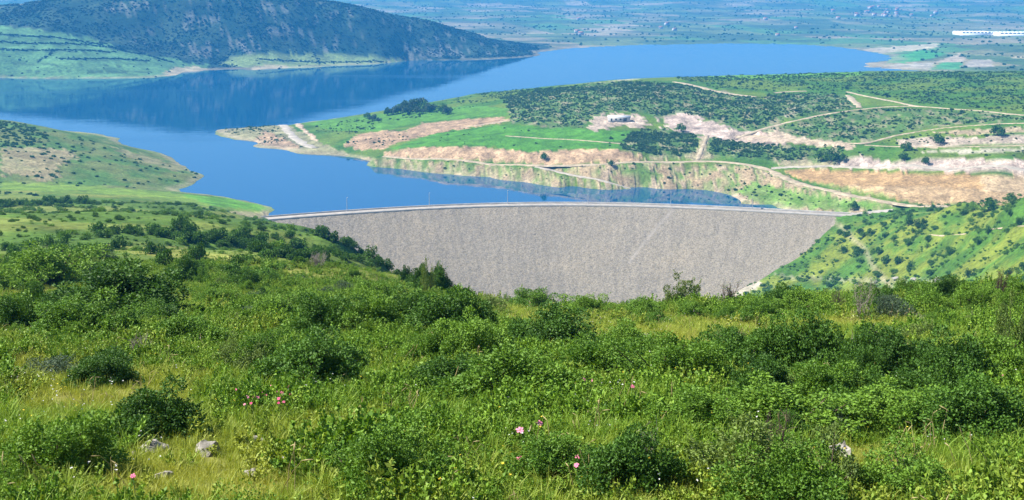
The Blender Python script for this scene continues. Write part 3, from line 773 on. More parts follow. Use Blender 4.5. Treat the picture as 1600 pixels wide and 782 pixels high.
M_BARK = plain_mat('shrub_bark', (0.13, 0.095, 0.065), 0.9, 14.0, 0.4)
M_TWIG = plain_mat('dead_twig', (0.30, 0.26, 0.22), 0.9, 9.0, 0.3)
M_BROWN = plain_mat('brown_twig', (0.10, 0.07, 0.055), 0.9, 9.0, 0.3)
M_WHITE = plain_mat('white_petal', (0.75, 0.74, 0.70), 0.7)
M_YELLOW = plain_mat('yellow_petal', (0.70, 0.55, 0.05), 0.7)

# ------------------------------------------------------------------ vegetation: shapes
def unit(v): return v / (np.linalg.norm(v, axis=-1, keepdims=True) + 1e-9)

def leaf_quads(pos, axis, length, width, rg, fold=0.25):
    n_ = len(pos)
    length = np.broadcast_to(np.asarray(length, float), (n_,))[:, None]; width = np.broadcast_to(np.asarray(width, float), (n_,))[:, None]
    side = unit(np.cross(axis, rg.standard_normal((n_, 3))))
    nrm = np.cross(axis, side)
    mid = pos + axis * length * 0.45 + nrm * width * fold
    vv = np.stack([pos, mid + side * width * 0.5, pos + axis * length - nrm * width * fold, mid - side * width * 0.5], 1).reshape(-1, 3)
    f = np.arange(n_ * 4).reshape(-1, 4)
    return vv, f, np.repeat(rg.random(n_), 4)

def leaf_cloud(n_, cen, rad, ll, lw, rg, up=0.35, shell=0.5):
    cen = np.asarray(cen, float); rad = np.asarray(rad, float)
    k = rg.choice(len(cen), n_, p=rad ** 2 / (rad ** 2).sum())
    d = unit(rg.standard_normal((n_, 3)))
    pos = cen[k] + d * (rad[k] * (shell + (1 - shell) * rg.random(n_) ** 0.6))[:, None]
    keep = pos[:, 2] > 0.0
    pos, d = pos[keep], d[keep]
    ax = unit(d * 0.7 + rg.standard_normal((len(pos), 3)) * 0.7 + np.array([0, 0, up]))
    sz = rg.uniform(0.65, 1.25, len(pos))
    v_, f_, t_ = leaf_quads(pos, ax, ll * sz, lw * sz, rg)
    ct = rg.random(len(cen))[k[keep]]
    return v_, f_, np.repeat(0.55 * ct + 0.45 * rg.random(len(pos)), 4)

def tube(p0, p1, r0, r1, sides=4, bend=0.0, rg=None, segs=2):
    p0, p1 = np.asarray(p0, float), np.asarray(p1, float)
    ax = unit(p1 - p0); a = unit(np.cross(ax, [0.31, 0.87, 0.37])); b = np.cross(ax, a)
    off = rg.standard_normal(3) * bend if rg is not None else np.zeros(3)
    vv, ff = [], []
    for k in range(segs + 1):
        t_ = k / segs
        c_ = p0 + (p1 - p0) * t_ + off * math.sin(math.pi * t_)
        r_ = r0 + (r1 - r0) * t_
        for q in range(sides):
            an = 2 * math.pi * q / sides
            vv.append(c_ + (a * math.cos(an) + b * math.sin(an)) * r_)
    for k in range(segs):
        for q in range(sides):
            q2 = (q + 1) % sides
            ff.append((k * sides + q, k * sides + q2, (k + 1) * sides + q2, (k + 1) * sides + q))
    return np.array(vv), np.array(ff)

def join(parts):
    vs, fs, n_ = [], [], 0
    for v_, f_ in parts:
        vs.append(v_); fs.append(np.asarray(f_) + n_); n_ += len(v_)
    return np.concatenate(vs), np.concatenate(fs)

def bush_meshes(seed, clumps, leaves, ll, lw, mat, width=1.0, height=1.25, crad=(0.2, 0.36), bark=M_BARK, uneven=0.3):
    """foliage and stems of a bush of about unit radius standing on the origin"""
    rg = np.random.default_rng(seed)
    ang = rg.uniform(0, 2 * np.pi, clumps); el = np.arcsin(rg.uniform(0.02, 1, clumps)); rr = np.where(rg.random(clumps) < 0.15, rg.uniform(0.85, 1.02, clumps), rg.uniform(0.35, 0.86, clumps) ** 0.7)
    lob = 1 + uneven * np.sin(ang * 2 + seed) * rg.uniform(0.2, 1) + uneven * 0.6 * np.sin(ang * 3 + seed * 2.1)
    cen = np.stack([np.cos(ang) * np.cos(el) * rr * width * lob, np.sin(ang) * np.cos(el) * rr * width * lob, 0.08 + np.sin(el) * rr * height * rg.uniform(0.75, 1.08, clumps)], 1)
    rad = rg.uniform(*crad, clumps)
    v_, f_, t_ = leaf_cloud(leaves, cen, rad, ll, lw, rg)
    # stray shoots that break the outline
    if leaves > 3000:
        SP, SA = [], []
        for q in range(34):
            c_ = cen[rg.integers(clumps)]; dr = unit(unit(c_ - [0, 0, 0.3]) * 0.7 + rg.standard_normal(3) * 0.45 + [0, 0, 0.55])
            ln = rg.uniform(0.22, 0.52); m_ = 26
            SP.append(c_ + dr * (ln * rg.uniform(0.1, 1, m_))[:, None]); SA.append(unit(dr * 0.5 + rg.standard_normal((m_, 3)) * 0.8))
        SP, SA = np.concatenate(SP), np.concatenate(SA); ok = SP[:, 2] > 0.02
        v2, f2, t2 = leaf_quads(SP[ok], SA[ok], ll * rg.uniform(0.6, 1.2, ok.sum()), lw * rg.uniform(0.6, 1.2, ok.sum()), rg)
        f_ = np.concatenate([f_, f2 + len(v_)]); v_ = np.concatenate([v_, v2]); t_ = np.r_[t_, 0.4 + 0.6 * t2]
    fol = mesh_np('foliage', v_, f_, [mat], attrs={'tint': t_})
    parts = [tube((rg.uniform(-.12, .12), rg.uniform(-.12, .12), -0.15), c_, 0.028, 0.008, 4, 0.06, rg) for c_ in cen[:: max(1, clumps // 16)]]
    sv, sf = join(parts)
    return fol, mesh_np('stems', sv, sf, [bark])

def bare_meshes(seed, n_, mat, leafmat=None, leaves=0):
    rg = np.random.default_rng(seed)
    parts = []; tips = []
    for k in range(n_):
        a = rg.uniform(0, 2 * np.pi); t_ = rg.uniform(0.15, 0.9)
        p1 = np.array([math.cos(a) * t_ * 0.75, math.sin(a) * t_ * 0.75, rg.uniform(0.5, 1.25)])
        parts.append(tube((math.cos(a) * .06, math.sin(a) * .06, -0.1), p1, 0.026, 0.010, 4, 0.06, rg))
        for j in range(7):
            b0 = p1 * rg.uniform(0.35, 0.95); b1 = b0 + unit(p1 * 0.6 + rg.standard_normal(3) * 0.6) * rg.uniform(0.2, 0.45)
            parts.append(tube(b0, b1, 0.010, 0.004, 3, 0.03, rg)); tips.append(b1)
            for j2 in range(2):
                c0 = b0 + (b1 - b0) * rg.uniform(0.3, 1); parts.append(tube(c0, c0 + unit(rg.standard_normal(3) + [0, 0, .6]) * 0.18, 0.006, 0.003, 3, 0, rg, 1))
    sv, sf = join(parts)
    st = mesh_np('twigs', sv, sf, [mat])
    fol = None
    if leaves:
        v_, f_, t_ = leaf_cloud(leaves, np.array(tips), np.full(len(tips), 0.12), 0.06, 0.035, rg)
        fol = mesh_np('foliage', v_, f_, [leafmat], attrs={'tint': t_})
    return fol, st

DENSE = [bush_meshes(100 + k, 80, 17000, 0.058, 0.038, M_LEAF_DARK, crad=(0.12, 0.27)) for k in range(4)]
MIDB = [bush_meshes(200 + k, 75, 15000, 0.056, 0.034, M_LEAF_MID, uneven=0.45, crad=(0.11, 0.25)) for k in range(4)]
PALEB = [bush_meshes(300 + k, 44, 6500, 0.06, 0.034, M_LEAF_PALE, width=0.85, crad=(0.10, 0.22)) for k in range(2)]
GREYB = [bush_meshes(350 + k, 34, 5000, 0.07, 0.032, M_LEAF_BLUE, height=1.0) for k in range(1)]
BARE = [bare_meshes(400, 16, M_BROWN, M_LEAF_DARK, 500), bare_meshes(401, 14, M_TWIG, M_LEAF_MID, 900), bare_meshes(402, 18, M_BROWN, M_LEAF_MID, 200)]
SHRUB = [bush_meshes(500 + k, 16, 900, 0.20, 0.13, M_LEAF_DARK, crad=(0.25, 0.42), height=1.15 + 0.12 * k) for k in range(4)]
SHRUBM = [bush_meshes(550 + k, 16, 800, 0.19, 0.12, M_LEAF_MID, crad=(0.22, 0.40), height=1.0 + 0.1 * k) for k in range(2)]

def plant(name, foliage, stems, loc, sx, sz, rz, stem_name='stems'):
    o = link(name, None, loc=[float(c) for c in loc])
    o.scale = (sx * random.uniform(0.95, 1.2), sx * random.uniform(0.75, 1.0), sz); o.rotation_euler = (random.gauss(0, 0.06), random.gauss(0, 0.06), rz)
    if foliage is not None: link('foliage', foliage, o)
    if stems is not None: link(stem_name, stems, o)
    return o

def place_bush(kind, v, px, py, w, h, label, group=None, name='bush', category='bush', dmin=0.0, dmax=1e9, sink=0.03):
    p = at1(px, py, dmin=dmin, dmax=dmax)
    if np.isnan(p[0]):
        print('missed', label, px, py); return None
    fol, st = kind[v % len(kind)]
    dist = math.hypot(p[1], p[2] - EYE)
    k_ = 1.08 if dist < 140 else 1.05
    sx = 0.5 * w * k_ * dist / FPX / 0.95; sz = h * k_ * dist / FPX / 1.2
    o = plant(name, fol, st, (p[0], p[1] + sx * 0.5, ground(p[0], p[1] + sx * 0.5) - sink), sx, sz, random.uniform(0, 6.28), 'twigs' if kind is BARE else 'stems')
    return tag(o, label, category, group)

FG = 140
L = [
 (DENSE, 0, 165, 500, 200, 74, 'wide dark green bush low on the left slope, broadest of that slope'),
 (DENSE, 1, 235, 508, 90, 34, 'dark low end of the wide bush on the left slope, trailing to its right'),
 (DENSE, 2, 18, 522, 95, 58, 'dark green bush cut by the left edge, beside the wide dark bush'),
 (MIDB, 0, 105, 535, 150, 58, 'fresh green bush just below the wide dark bush on the left slope'),
 (MIDB, 1, 275, 548, 130, 50, 'low green bush below the tail of the wide dark bush'),
 (MIDB, 2, 60, 448, 150, 56, 'round leafy bush above the yellow grass at the left edge'),
 (DENSE, 3, 288, 443, 56, 38, 'small dark bush standing above the wide dark bush'),
 (DENSE, 0, 382, 449, 48, 26, 'small low dark bush in the pale grass near the dam-side slope'),
 (DENSE, 1, 425, 447, 26, 17, 'tiny dark bush next to the low dark one in the pale grass'),
 (MIDB, 3, 596, 478, 74, 34, 'rounded bush alone in bright grass below the spur, dark on its right side'),
 (DENSE, 2, 510, 527, 115, 64, 'dark bush at the left end of the thicket in mid slope'),
 (MIDB, 0, 575, 525, 115, 56, 'leafy bush in the thicket of mid slope, second from its left end'),
 (DENSE, 3, 640, 520, 110, 56, 'dark bush in the middle of the thicket of mid slope'),
 (DENSE, 0, 700, 530, 110, 66, 'dark bush at the right end of the thicket of mid slope'),
 (MIDB, 1, 745, 548, 90, 44, 'green bush just right of the thicket of mid slope'),
 (DENSE, 1, 478, 612, 165, 80, 'big dark bush above the clump of pink flowers'),
 (MIDB, 2, 400, 570, 110, 44, 'green bush up and to the left of the big dark bush over the pink flowers'),
 (DENSE, 2, 150, 606, 105, 50, 'compact dark bush in the open grass at the left'),
 (GREYB, 0, 70, 590, 90, 34, 'grey-green aromatic bush with upright spikes at the left edge'),
 (DENSE, 3, 232, 694, 150, 76, 'dark thorny bush just above the pale rocks on the left'),
 (MIDB, 3, 55, 760, 200, 86, 'broad green bush filling the bottom left corner'),
 (MIDB, 0, 600, 790, 200, 100, 'leafy bush at the bottom edge, left of the single pink flowers'),
 (MIDB, 1, 800, 640, 190, 84, 'bushy green mound in the centre, below the thicket'),
 (DENSE, 0, 700, 625, 120, 58, 'dark bush left of the green mound in the centre'),
 (DENSE, 1, 872, 552, 135, 66, 'dark bush rising above the green mound in the centre'),
 (MIDB, 2, 935, 600, 160, 66, 'spreading green bush right of the green mound in the centre'),
 (MIDB, 3, 1050, 605, 170, 72, 'green bush touching the left end of the dark bush row'),
 (MIDB, 0, 985, 560, 100, 46, 'green bush behind the spreading one, nearer the brow'),
 (DENSE, 2, 1160, 588, 120, 66, 'first bush at the left end of the tall dark row'),
 (DENSE, 3, 1215, 592, 110, 72, 'second bush from the left end of the tall dark row'),
 (DENSE, 0, 1285, 596, 140, 86, 'tallest bush of the dark row, with a peaked top'),
 (DENSE, 1, 1365, 600, 120, 76, 'dark bush just right of the tallest in the row'),
 (DENSE, 2, 1430, 605, 120, 80, 'dark bush fourth along the tall row, over a black hollow'),
 (DENSE, 3, 1500, 612, 120, 78, 'dark bush next to last in the tall row'),
 (MIDB, 1, 1560, 606, 120, 76, 'lighter bush ending the tall row at the right'),
 (DENSE, 1, 1205, 642, 130, 74, 'lower dark bush below the left end of the tall row'),
 (MIDB, 0, 1300, 650, 140, 70, 'lower green bush in front of the tallest of the row'),
 (DENSE, 2, 1400, 652, 130, 66, 'lower dark bush under the black hollow of the row'),
 (DENSE, 3, 1490, 655, 130, 76, 'lower dark bush below the right part of the row'),
 (MIDB, 2, 1240, 685, 210, 76, 'low green bush spread below the tall dark row'),
 (MIDB, 3, 1395, 690, 190, 66, 'low green bush below the black hollow of the tall row'),
 (DENSE, 0, 1530, 700, 180, 84, 'dark bush below the right end of the tall row'),
 (MIDB, 0, 1110, 690, 160, 66, 'green bush between the centre mound and the low bushes on the right'),
 (DENSE, 1, 975, 785, 180, 96, 'dark bush with dead twigs at the bottom edge'),
 (MIDB, 1, 860, 765, 150, 72, 'green bush beside the pink flowers at the bottom edge'),
 (PALEB, 0, 1585, 575, 70, 100, 'tall pale green shrub at the right edge'),
 (PALEB, 1, 1180, 775, 190, 110, 'pale shrub with dark upright twigs at the bottom right'),
 (PALEB, 0, 1290, 790, 150, 110, 'pale leafy shrub at the bottom edge, right of the dark twigs'),
 (MIDB, 2, 1450, 790, 190, 70, 'low green bush at the bottom edge near the right corner'),
 (MIDB, 3, 842, 484, 74, 28, 'bush standing against the dam face on the brow, left of centre'),
 (PALEB, 1, 770, 487, 60, 24, 'pale small bush on the brow just left of the dam base'),
 (MIDB, 0, 920, 493, 70, 26, 'bush on the brow under the middle of the dam'),
 (MIDB, 1, 1005, 498, 76, 28, 'bush on the brow right of the middle of the dam'),
 (MIDB, 2, 1030, 512, 50, 22, 'small bush in yellow grass just under the brow'),
 (MIDB, 3, 1082, 498, 60, 24, 'bush on the brow left of the brown bare bush'),
 (MIDB, 0, 1190, 506, 70, 32, 'bush in yellow grass under the right abutment'),
 (DENSE, 0, 1140, 540, 50, 22, 'small dark bush in the yellow strip before the tall row'),
 (MIDB, 1, 1255, 496, 80, 40, 'bush in the brow scrub below the right abutment'),
 (GREYB, 0, 1400, 500, 80, 40, 'grey-green bush among bare twigs on the right brow'),
 (MIDB, 2, 1455, 496, 80, 42, 'bush on the right brow left of the tall brown bush'),
 (MIDB, 3, 1520, 490, 80, 40, 'bush at the foot of the tall brown bush'),
 (MIDB, 0, 1595, 488, 60, 46, 'bush on the brow cut by the right edge'),
 (DENSE, 0, 1230, 486, 60, 34, 'dark bush on the brow under the stone ledge, left of the bare bushes'),
 (DENSE, 2, 1375, 484, 60, 36, 'dark bush on the right brow between the bare and grey-green bushes'),
 (DENSE, 1, 1488, 476, 70, 38, 'dark bush on the right brow left of the tall brown bush'),
 (MIDB, 3, 1430, 472, 56, 30, 'fresh green bush on the right brow against the abutment'),
 (MIDB, 1, 330, 480, 80, 26, 'flat green bush in mid slope beside the yellow patch'),
 (MIDB, 2, 430, 500, 100, 34, 'flat green bush left of the thicket of mid slope'),
 (GREYB, 0, 395, 475, 40, 20, 'small blue-green bush in bright grass'),
]
for kind, v, px, py, w, h, lab in L:
    place_bush(kind, v, px, py, w, h, lab, 'bushes on the near hillside', dmax=FG)
for v, px, py, w, h, lab in ((0, 1565, 474, 48, 48, 'tall brown leafless bush on the right brow'), (2, 1142, 482, 46, 38, 'brown twiggy bush on the brow at the foot of the dam'),
                             (1, 1350, 500, 44, 52, 'grey bare bush with a few leaves among the right brow scrub'), (0, 1310, 492, 36, 34, 'dark bare bush next to the grey one on the right brow'),
                             (1, 1005, 760, 130, 80, 'dead grey twigs over the dark bush at the bottom edge'), (2, 1215, 745, 90, 95, 'dark upright twigs in the pale shrub at the bottom right')):
    place_bush(BARE, v, px, py, w, h, lab, 'leafless bushes', 'bare_bush', dmax=FG)

# trees at the end of the spur
for v, px, py, w, h, lab in ((0, 636, 445, 18, 24, 'small round tree, first of the cluster at the end of the spur'), (1, 654, 458, 28, 40, 'dark tree, second of the cluster at the end of the spur'),
                             (2, 674, 470, 56, 40, 'broad dark tree at the foot of the cluster on the spur'), (3, 688, 464, 22, 40, 'dark tree standing against the dam at the end of the spur')):
    o = place_bush(DENSE, v, px, py, w, h, lab, 'trees at the end of the spur', 'tree', 'tree', dmin=70, dmax=300)
o = place_bush(PALEB, 0, 668, 462, 26, 50, 'light green upright tree in the cluster at the end of the spur', 'trees at the end of the spur', 'tree', 'tree', dmax=300)

# shrubs of the left spur and the right abutment
rs = random.Random(21)
def along(pts, step, jit):
    pts = np.array(pts, float); s_ = np.r_[0, np.cumsum(np.hypot(*np.diff(pts, axis=0).T))]
    q = np.arange(0, s_[-1], step)
    return [(float(np.interp(a, s_, pts[:, 0])) + rs.gauss(0, jit), float(np.interp(a, s_, pts[:, 1])) + rs.gauss(0, jit * 0.45)) for a in q]
ROWS = [
 ([(150, 368), (200, 366), (262, 372), (330, 378), (390, 386), (430, 398), (480, 404), (530, 408)], 8.5, 6.5, (10, 24), 'back row of the dark band on the left spur', 'band of shrubs across the left spur'),
 ([(300, 376), (380, 390), (440, 402), (520, 406)], 9, 7, (10, 25), 'front row of the dark band on the left spur', 'band of shrubs across the left spur'),
 ([(488, 366), (530, 382), (570, 400), (610, 420), (636, 436)], 8, 3.5, (10, 20), 'row on the spur edge against the dam', 'shrubs on the edge of the left spur'),
 ([(430, 378), (500, 392), (560, 408), (600, 420)], 9, 7, (10, 20), 'row just inside the spur edge by the dam', 'shrubs on the edge of the left spur'),
 ([(0, 323), (60, 320), (130, 318), (150, 322)], 7, 2.5, (8, 15), 'dark hedge on top of the left spur', 'hedge on top of the left spur'),
]

ORD = ['first', 'second', 'third', 'fourth', 'fifth', 'sixth', 'seventh', 'eighth', 'ninth', 'tenth', 'eleventh', 'twelfth', 'thirteenth', 'fourteenth', 'fifteenth', 'sixteenth', 'seventeenth', 'eighteenth', 'nineteenth', 'twentieth', 'twenty-first', 'twenty-second', 'twenty-third', 'twenty-fourth', 'twenty-fifth', 'twenty-sixth', 'twenty-seventh', 'twenty-eighth']
cnt = 0
for pts, step, jit, (a, b), lab, grp in ROWS:
    row = sorted(along(pts, step, jit))
    for k, (px, py) in enumerate(row):
        w = rs.uniform(a, b)
        back = len(row) - 1 - k
        if k < 28 and k <= back: where = ORD[k] + ' shrub from left in the ' + lab
        elif back < 28: where = ORD[back] + ' shrub from right in the ' + lab
        else: where = 'shrub near the middle of the ' + lab
        if place_bush(SHRUB, rs.randrange(4), px, py, w, w * rs.uniform(0.5, 0.85), where, grp, 'shrub', 'shrub', dmin=90, dmax=660): cnt += 1
def where_left(px, py):
    v_ = 'high on' if py < 355 else ('midway up' if py < 392 else 'low on')
    h_ = 'at the left edge' if px < 60 else 'left of the band' if px < 170 else 'above the wide bush' if px < 270 else 'beside the band' if px < 370 else 'near the dam'
    return v_ + ' the left spur ' + h_
def where_right(px, py):
    v_ = 'high on' if py < 355 else ('midway up' if py < 400 else 'low on')
    h_ = 'beside the dam face' if px < 1290 else 'right of the dam' if px < 1380 else 'in its middle' if px < 1470 else 'under the pale track' if px < 1550 else 'at the right edge'
    return v_ + ' the right abutment ' + h_
taken = {}
def loose(px, py, w, h, where, grp, dmin, dmax):
    kind = SHRUB if rs.random() < 0.72 else SHRUBM
    look = ('tiny ' if w < 12 else 'small ' if w < 16 else 'larger ') + ('flat ' if h < w * 0.7 else 'round ') + ('dark' if kind is SHRUB else 'light')
    o = place_bush(kind, rs.randrange(4), px, py, w, h, look + ' shrub ' + where, grp, 'shrub', 'shrub', dmin=dmin, dmax=dmax)
    if o: taken.setdefault(o['label'], []).append((px, o))
    return o
for k in range(70):
    px, py = rs.uniform(-5, 480), rs.uniform(330, 445)
    if py > 345 + (px > 380) * (px - 380) * 0.5:
        w = rs.uniform(10, 24) * (0.6 + 0.8 * (py - 320) / 110)
        if loose(px, py, w, w * rs.uniform(0.55, 0.9), where_left(px, py), 'shrubs scattered on the left spur', 80, 660): cnt += 1
for k in range(110):
    px, py = rs.uniform(1175, 1610), rs.uniform(315, 445)
    if py > 336 - (px - 1370) * 0.13 and px > 1330 - (py - 340) * 1.45:
        w = rs.uniform(7, 15)
        if loose(px, py, w, w * rs.uniform(0.55, 0.85), where_right(px, py), 'shrubs on the right abutment', 330, 720): cnt += 1
NUM = {2: 'two', 3: 'three', 4: 'four', 5: 'five', 6: 'six', 7: 'seven', 8: 'eight', 9: 'nine'}
for lab, same in taken.items():
    if 2 <= len(same) <= 9:
        for k, (px, o) in enumerate(sorted(same, key=lambda q: q[0])):
            o['label'] = lab + (', leftmost' if k == 0 else ', ' + ORD[k]) + ' of ' + NUM[len(same)]
print('hill shrubs', cnt)

# ------------------------------------------------------------------ scattering of what cannot be counted
def scatter(name, pts, scl, sources, dry=None, seed=0, tilt=0.12):
    rg = np.random.default_rng(seed)
    n_ = len(pts)
    me = bpy.data.meshes.new(name)
    me.vertices.add(n_); me.vertices.foreach_set('co', np.asarray(pts, np.float32).ravel())
    def put(k, typ, arr, field):
        a = me.attributes.new(k, typ, 'POINT'); a.data.foreach_set(field, arr.ravel())
    put('turn', 'FLOAT_VECTOR', np.stack([rg.normal(0, tilt, n_), rg.normal(0, tilt, n_), rg.uniform(0, 6.283, n_)], 1).astype(np.float32), 'vector')
    scl = np.asarray(scl, np.float32)
    if scl.ndim == 1: scl = np.stack([scl] * 3, 1)
    put('size', 'FLOAT_VECTOR', scl, 'vector')
    put('pick', 'INT', rg.integers(0, len(sources), n_).astype(np.int32), 'value')
    put('dry', 'FLOAT', np.asarray(dry if dry is not None else np.zeros(n_), np.float32), 'value')
    col = bpy.data.collections.new(name + '_sources')
    for m_ in sources:
        so = bpy.data.objects.new(m_.name, m_); col.objects.link(so)
    ng = bpy.data.node_groups.new(name + '_scatter', 'GeometryNodeTree')
    ng.interface.new_socket('Geometry', in_out='INPUT', socket_type='NodeSocketGeometry')
    ng.interface.new_socket('Geometry', in_out='OUTPUT', socket_type='NodeSocketGeometry')
    gi, go = ng.nodes.new('NodeGroupInput'), ng.nodes.new('NodeGroupOutput')
    ip = ng.nodes.new('GeometryNodeInstanceOnPoints'); ci = ng.nodes.new('GeometryNodeCollectionInfo')
    ci.inputs['Collection'].default_value = col; ci.inputs['Separate Children'].default_value = True; ci.inputs['Reset Children'].default_value = True
    def na(k, typ):
        nd = ng.nodes.new('GeometryNodeInputNamedAttribute'); nd.data_type = typ; nd.inputs['Name'].default_value = k
        return nd.outputs['Attribute']
    L_ = ng.links.new
    L_(gi.outputs[0], ip.inputs['Points']); L_(ci.outputs[0], ip.inputs['Instance'])
    ip.inputs['Pick Instance'].default_value = True
    L_(na('pick', 'INT'), ip.inputs['Instance Index']); L_(na('turn', 'FLOAT_VECTOR'), ip.inputs['Rotation']); L_(na('size', 'FLOAT_VECTOR'), ip.inputs['Scale'])
    L_(ip.outputs[0], go.inputs[0])
    o = link(name, me)
    md = o.modifiers.new('scatter', 'NODES'); md.node_group = ng
    tag(o, kind='stuff')
    return o

cellA = np.zeros(GX.shape)
cellA[:-1, :-1] = np.abs((GX[1:, :-1] - GX[:-1, :-1]) * (GY[:-1, 1:] - GY[:-1, :-1]) - (GY[1:, :-1] - GY[:-1, :-1]) * (GX[:-1, 1:] - GX[:-1, :-1]))
def cells(weight, seed, cap=60000):
    """random points on the land; weight = plants per square metre for each survey cell"""
    rg = np.random.default_rng(seed)
    w = (weight * cellA).ravel()
    tot = w.sum(); n_ = int(min(tot, cap))
    c = np.cumsum(w); k = np.searchsorted(c, rg.random(n_) * c[-1])
    i, j = np.unravel_index(k, GX.shape)
    i = np.minimum(i, NT - 2); j = np.minimum(j, NR - 2)
    a, b = rg.random(n_), rg.random(n_)
    th = TH[i] + a * (TH[1] - TH[0]); r_ = np.exp(LR[j] + b * (LR[j + 1] - LR[j]))
    x, y = OX + np.sin(th) * r_, OY + np.cos(th) * r_
    return np.stack([x, y, ground(x, y)], 1), GPX[i, j], GPY[i, j]

def zone(poly, dmin, dmax, jag=6, scale=10):
    sel = (D > dmin) & (D < dmax)
    m_ = np.zeros(GX.shape)
    m_[sel] = in_poly(GPX[sel] + jag * fbm(GX[sel] / scale, GY[sel] / scale, 2, 131), GPY[sel] + 0.35 * jag * fbm(GX[sel] / scale, GY[sel] / scale, 2, 137), poly)
    return m_

def scrub_mesh(name, seed, mat, height=0.85):
    """a small far-off bush: a ragged clump of facets"""
    rg = np.random.default_rng(seed)
    d = unit(rg.standard_normal((34, 3))); d[:, 2] = np.abs(d[:, 2])
    pos = d * rg.uniform(0.25, 0.75, (34, 1)) * np.array([1, 1, height])
    ax = unit(d + rg.standard_normal((34, 3)) * 0.8)
    v_, f_, t_ = leaf_quads(pos - ax * 0.3, ax, 0.85, 0.7, rg, 0.3)
    v_[:, 2] = np.maximum(v_[:, 2], -0.05)
    return mesh_np(name, v_, f_, [mat], attrs={'tint': t_})
SCR = [scrub_mesh('scrub_clump', 600 + k, M_SCRUB) for k in range(4)]
SCRD = [scrub_mesh('mountain_scrub_clump', 610 + k, M_SCRUB_DARK) for k in range(4)]

# peninsula scrub
pw = np.zeros(GX.shape)
nP = 0.7 * fbm(X / 40, Y / 40, 3, 141) + 0.8 * fbm(X / 13, Y / 13, 2, 143)
HILLSCRUB = [(785, 152), (840, 142), (900, 136), (985, 128), (1080, 132), (1180, 152), (1225, 165), (1222, 190), (1205, 208), (1150, 202), (1098, 184), (1060, 176), (1028, 186), (1010, 178), (958, 174), (928, 180), (908, 200), (860, 200), (800, 192)]
pw = np.maximum(pw, zone(HILLSCRUB, *PEN) * 0.055 * np.clip(1 + 0.9 * nP, 0.1, 2))
for poly, dn in (([(985, 208), (1030, 202), (1082, 212), (1090, 236), (1060, 246), (1010, 244), (975, 236), (968, 226)], 0.13),
                 ([(1108, 216), (1150, 222), (1200, 228), (1312, 232), (1316, 250), (1290, 256), (1200, 250), (1112, 246), (1100, 240)], 0.12),
                 ([(1210, 200), (1240, 192), (1320, 176), (1390, 169), (1520, 174), (1600, 182), (1700, 190), (1560, 192), (1459, 198), (1403, 208), (1352, 224), (1319, 222), (1240, 214)], 0.032),
                 ([(1190, 150), (1260, 146), (1322, 148), (1342, 168), (1320, 173), (1235, 190), (1215, 175)], 0.036),
                 ([(1050, 122), (1350, 114), (1700, 112), (1700, 184), (1600, 178), (1431, 164), (1324, 142), (1200, 144), (1110, 138)], 0.017),
                 ([(740, 148), (900, 134), (985, 128), (860, 142), (780, 156)], 0.02),
                 ([(600, 190), (660, 165), (740, 150), (780, 158), (720, 172), (650, 186)], 0.006),
                 ([(860, 264), (1020, 258), (1160, 262), (1260, 292), (1360, 318), (1300, 328), (1160, 312), (1000, 296)], 0.010),
                 ([(620, 256), (740, 258), (850, 268), (910, 286), (880, 292), (760, 276), (650, 267)], 0.012),
                 ([(1400, 214), (1600, 198), (1700, 198), (1700, 250), (1440, 248), (1330, 243)], 0.008),
                 ([(340, 204), (400, 192), (438, 192), (480, 232), (400, 226)], 0.016),
                 ([(480, 200), (560, 185), (600, 190), (580, 204), (520, 215)], 0.008),
                 (MEADOW, 0.0009), ([(540, 226), (610, 210), (640, 216), (600, 232)], 0.012)):
    pw = np.maximum(pw, zone(poly, *PEN) * dn * np.clip(1 + 1.4 * nP, 0.02, 2.4))
pw *= (GZ > 0.8)
for nm, xs, ys, zs, si, width, mt_ in ROUTES:      # keep the tracks clear
    box = (GX > xs.min() - 9) & (GX < xs.max() + 9) & (GY > ys.min() - 9) & (GY < ys.max() + 9) & (pw > 0)
    bx, by = GX[box], GY[box]
    if len(bx):
        dd = np.sqrt(((bx[:, None] - xs[None]) ** 2 + (by[:, None] - ys[None]) ** 2).min(1))
        pw[box] *= dd > width * 0.8 + 2.5
pts, qx, qy = cells(pw * 3.6, 1, 45000)
rg = np.random.default_rng(2)
print('peninsula scrub', len(pts))
sz_ = np.clip(np.exp(rg.normal(-0.42, 0.45, len(pts))), 0.25, 2.3)
scatter('peninsula_scrub', pts, np.stack([sz_, sz_, sz_ * rg.uniform(0.7, 1.1, len(pts))], 1), SCR, seed=3)
# headland scrub
hw = zone([(-200, 180), (0, 190), (40, 196), (72, 212), (72, 222), (30, 232), (-200, 235)], 690, 1100) * 0.05 + zone([(-200, 185), (0, 190), (110, 212), (320, 276), (270, 296), (0, 290), (-200, 290)], 690, 1100) * 0.006
hw = hw + zone([(-200, 298), (0, 300), (420, 330), (300, 330), (-200, 325)], 560, 800) * 0.004
pts, qx, qy = cells(hw * (GZ > 0.8), 4)
sz_ = rg.uniform(0.8, 2.0, len(pts))
scatter('headland_scrub', pts, np.stack([sz_, sz_, sz_ * 0.8], 1), SCR, seed=5)
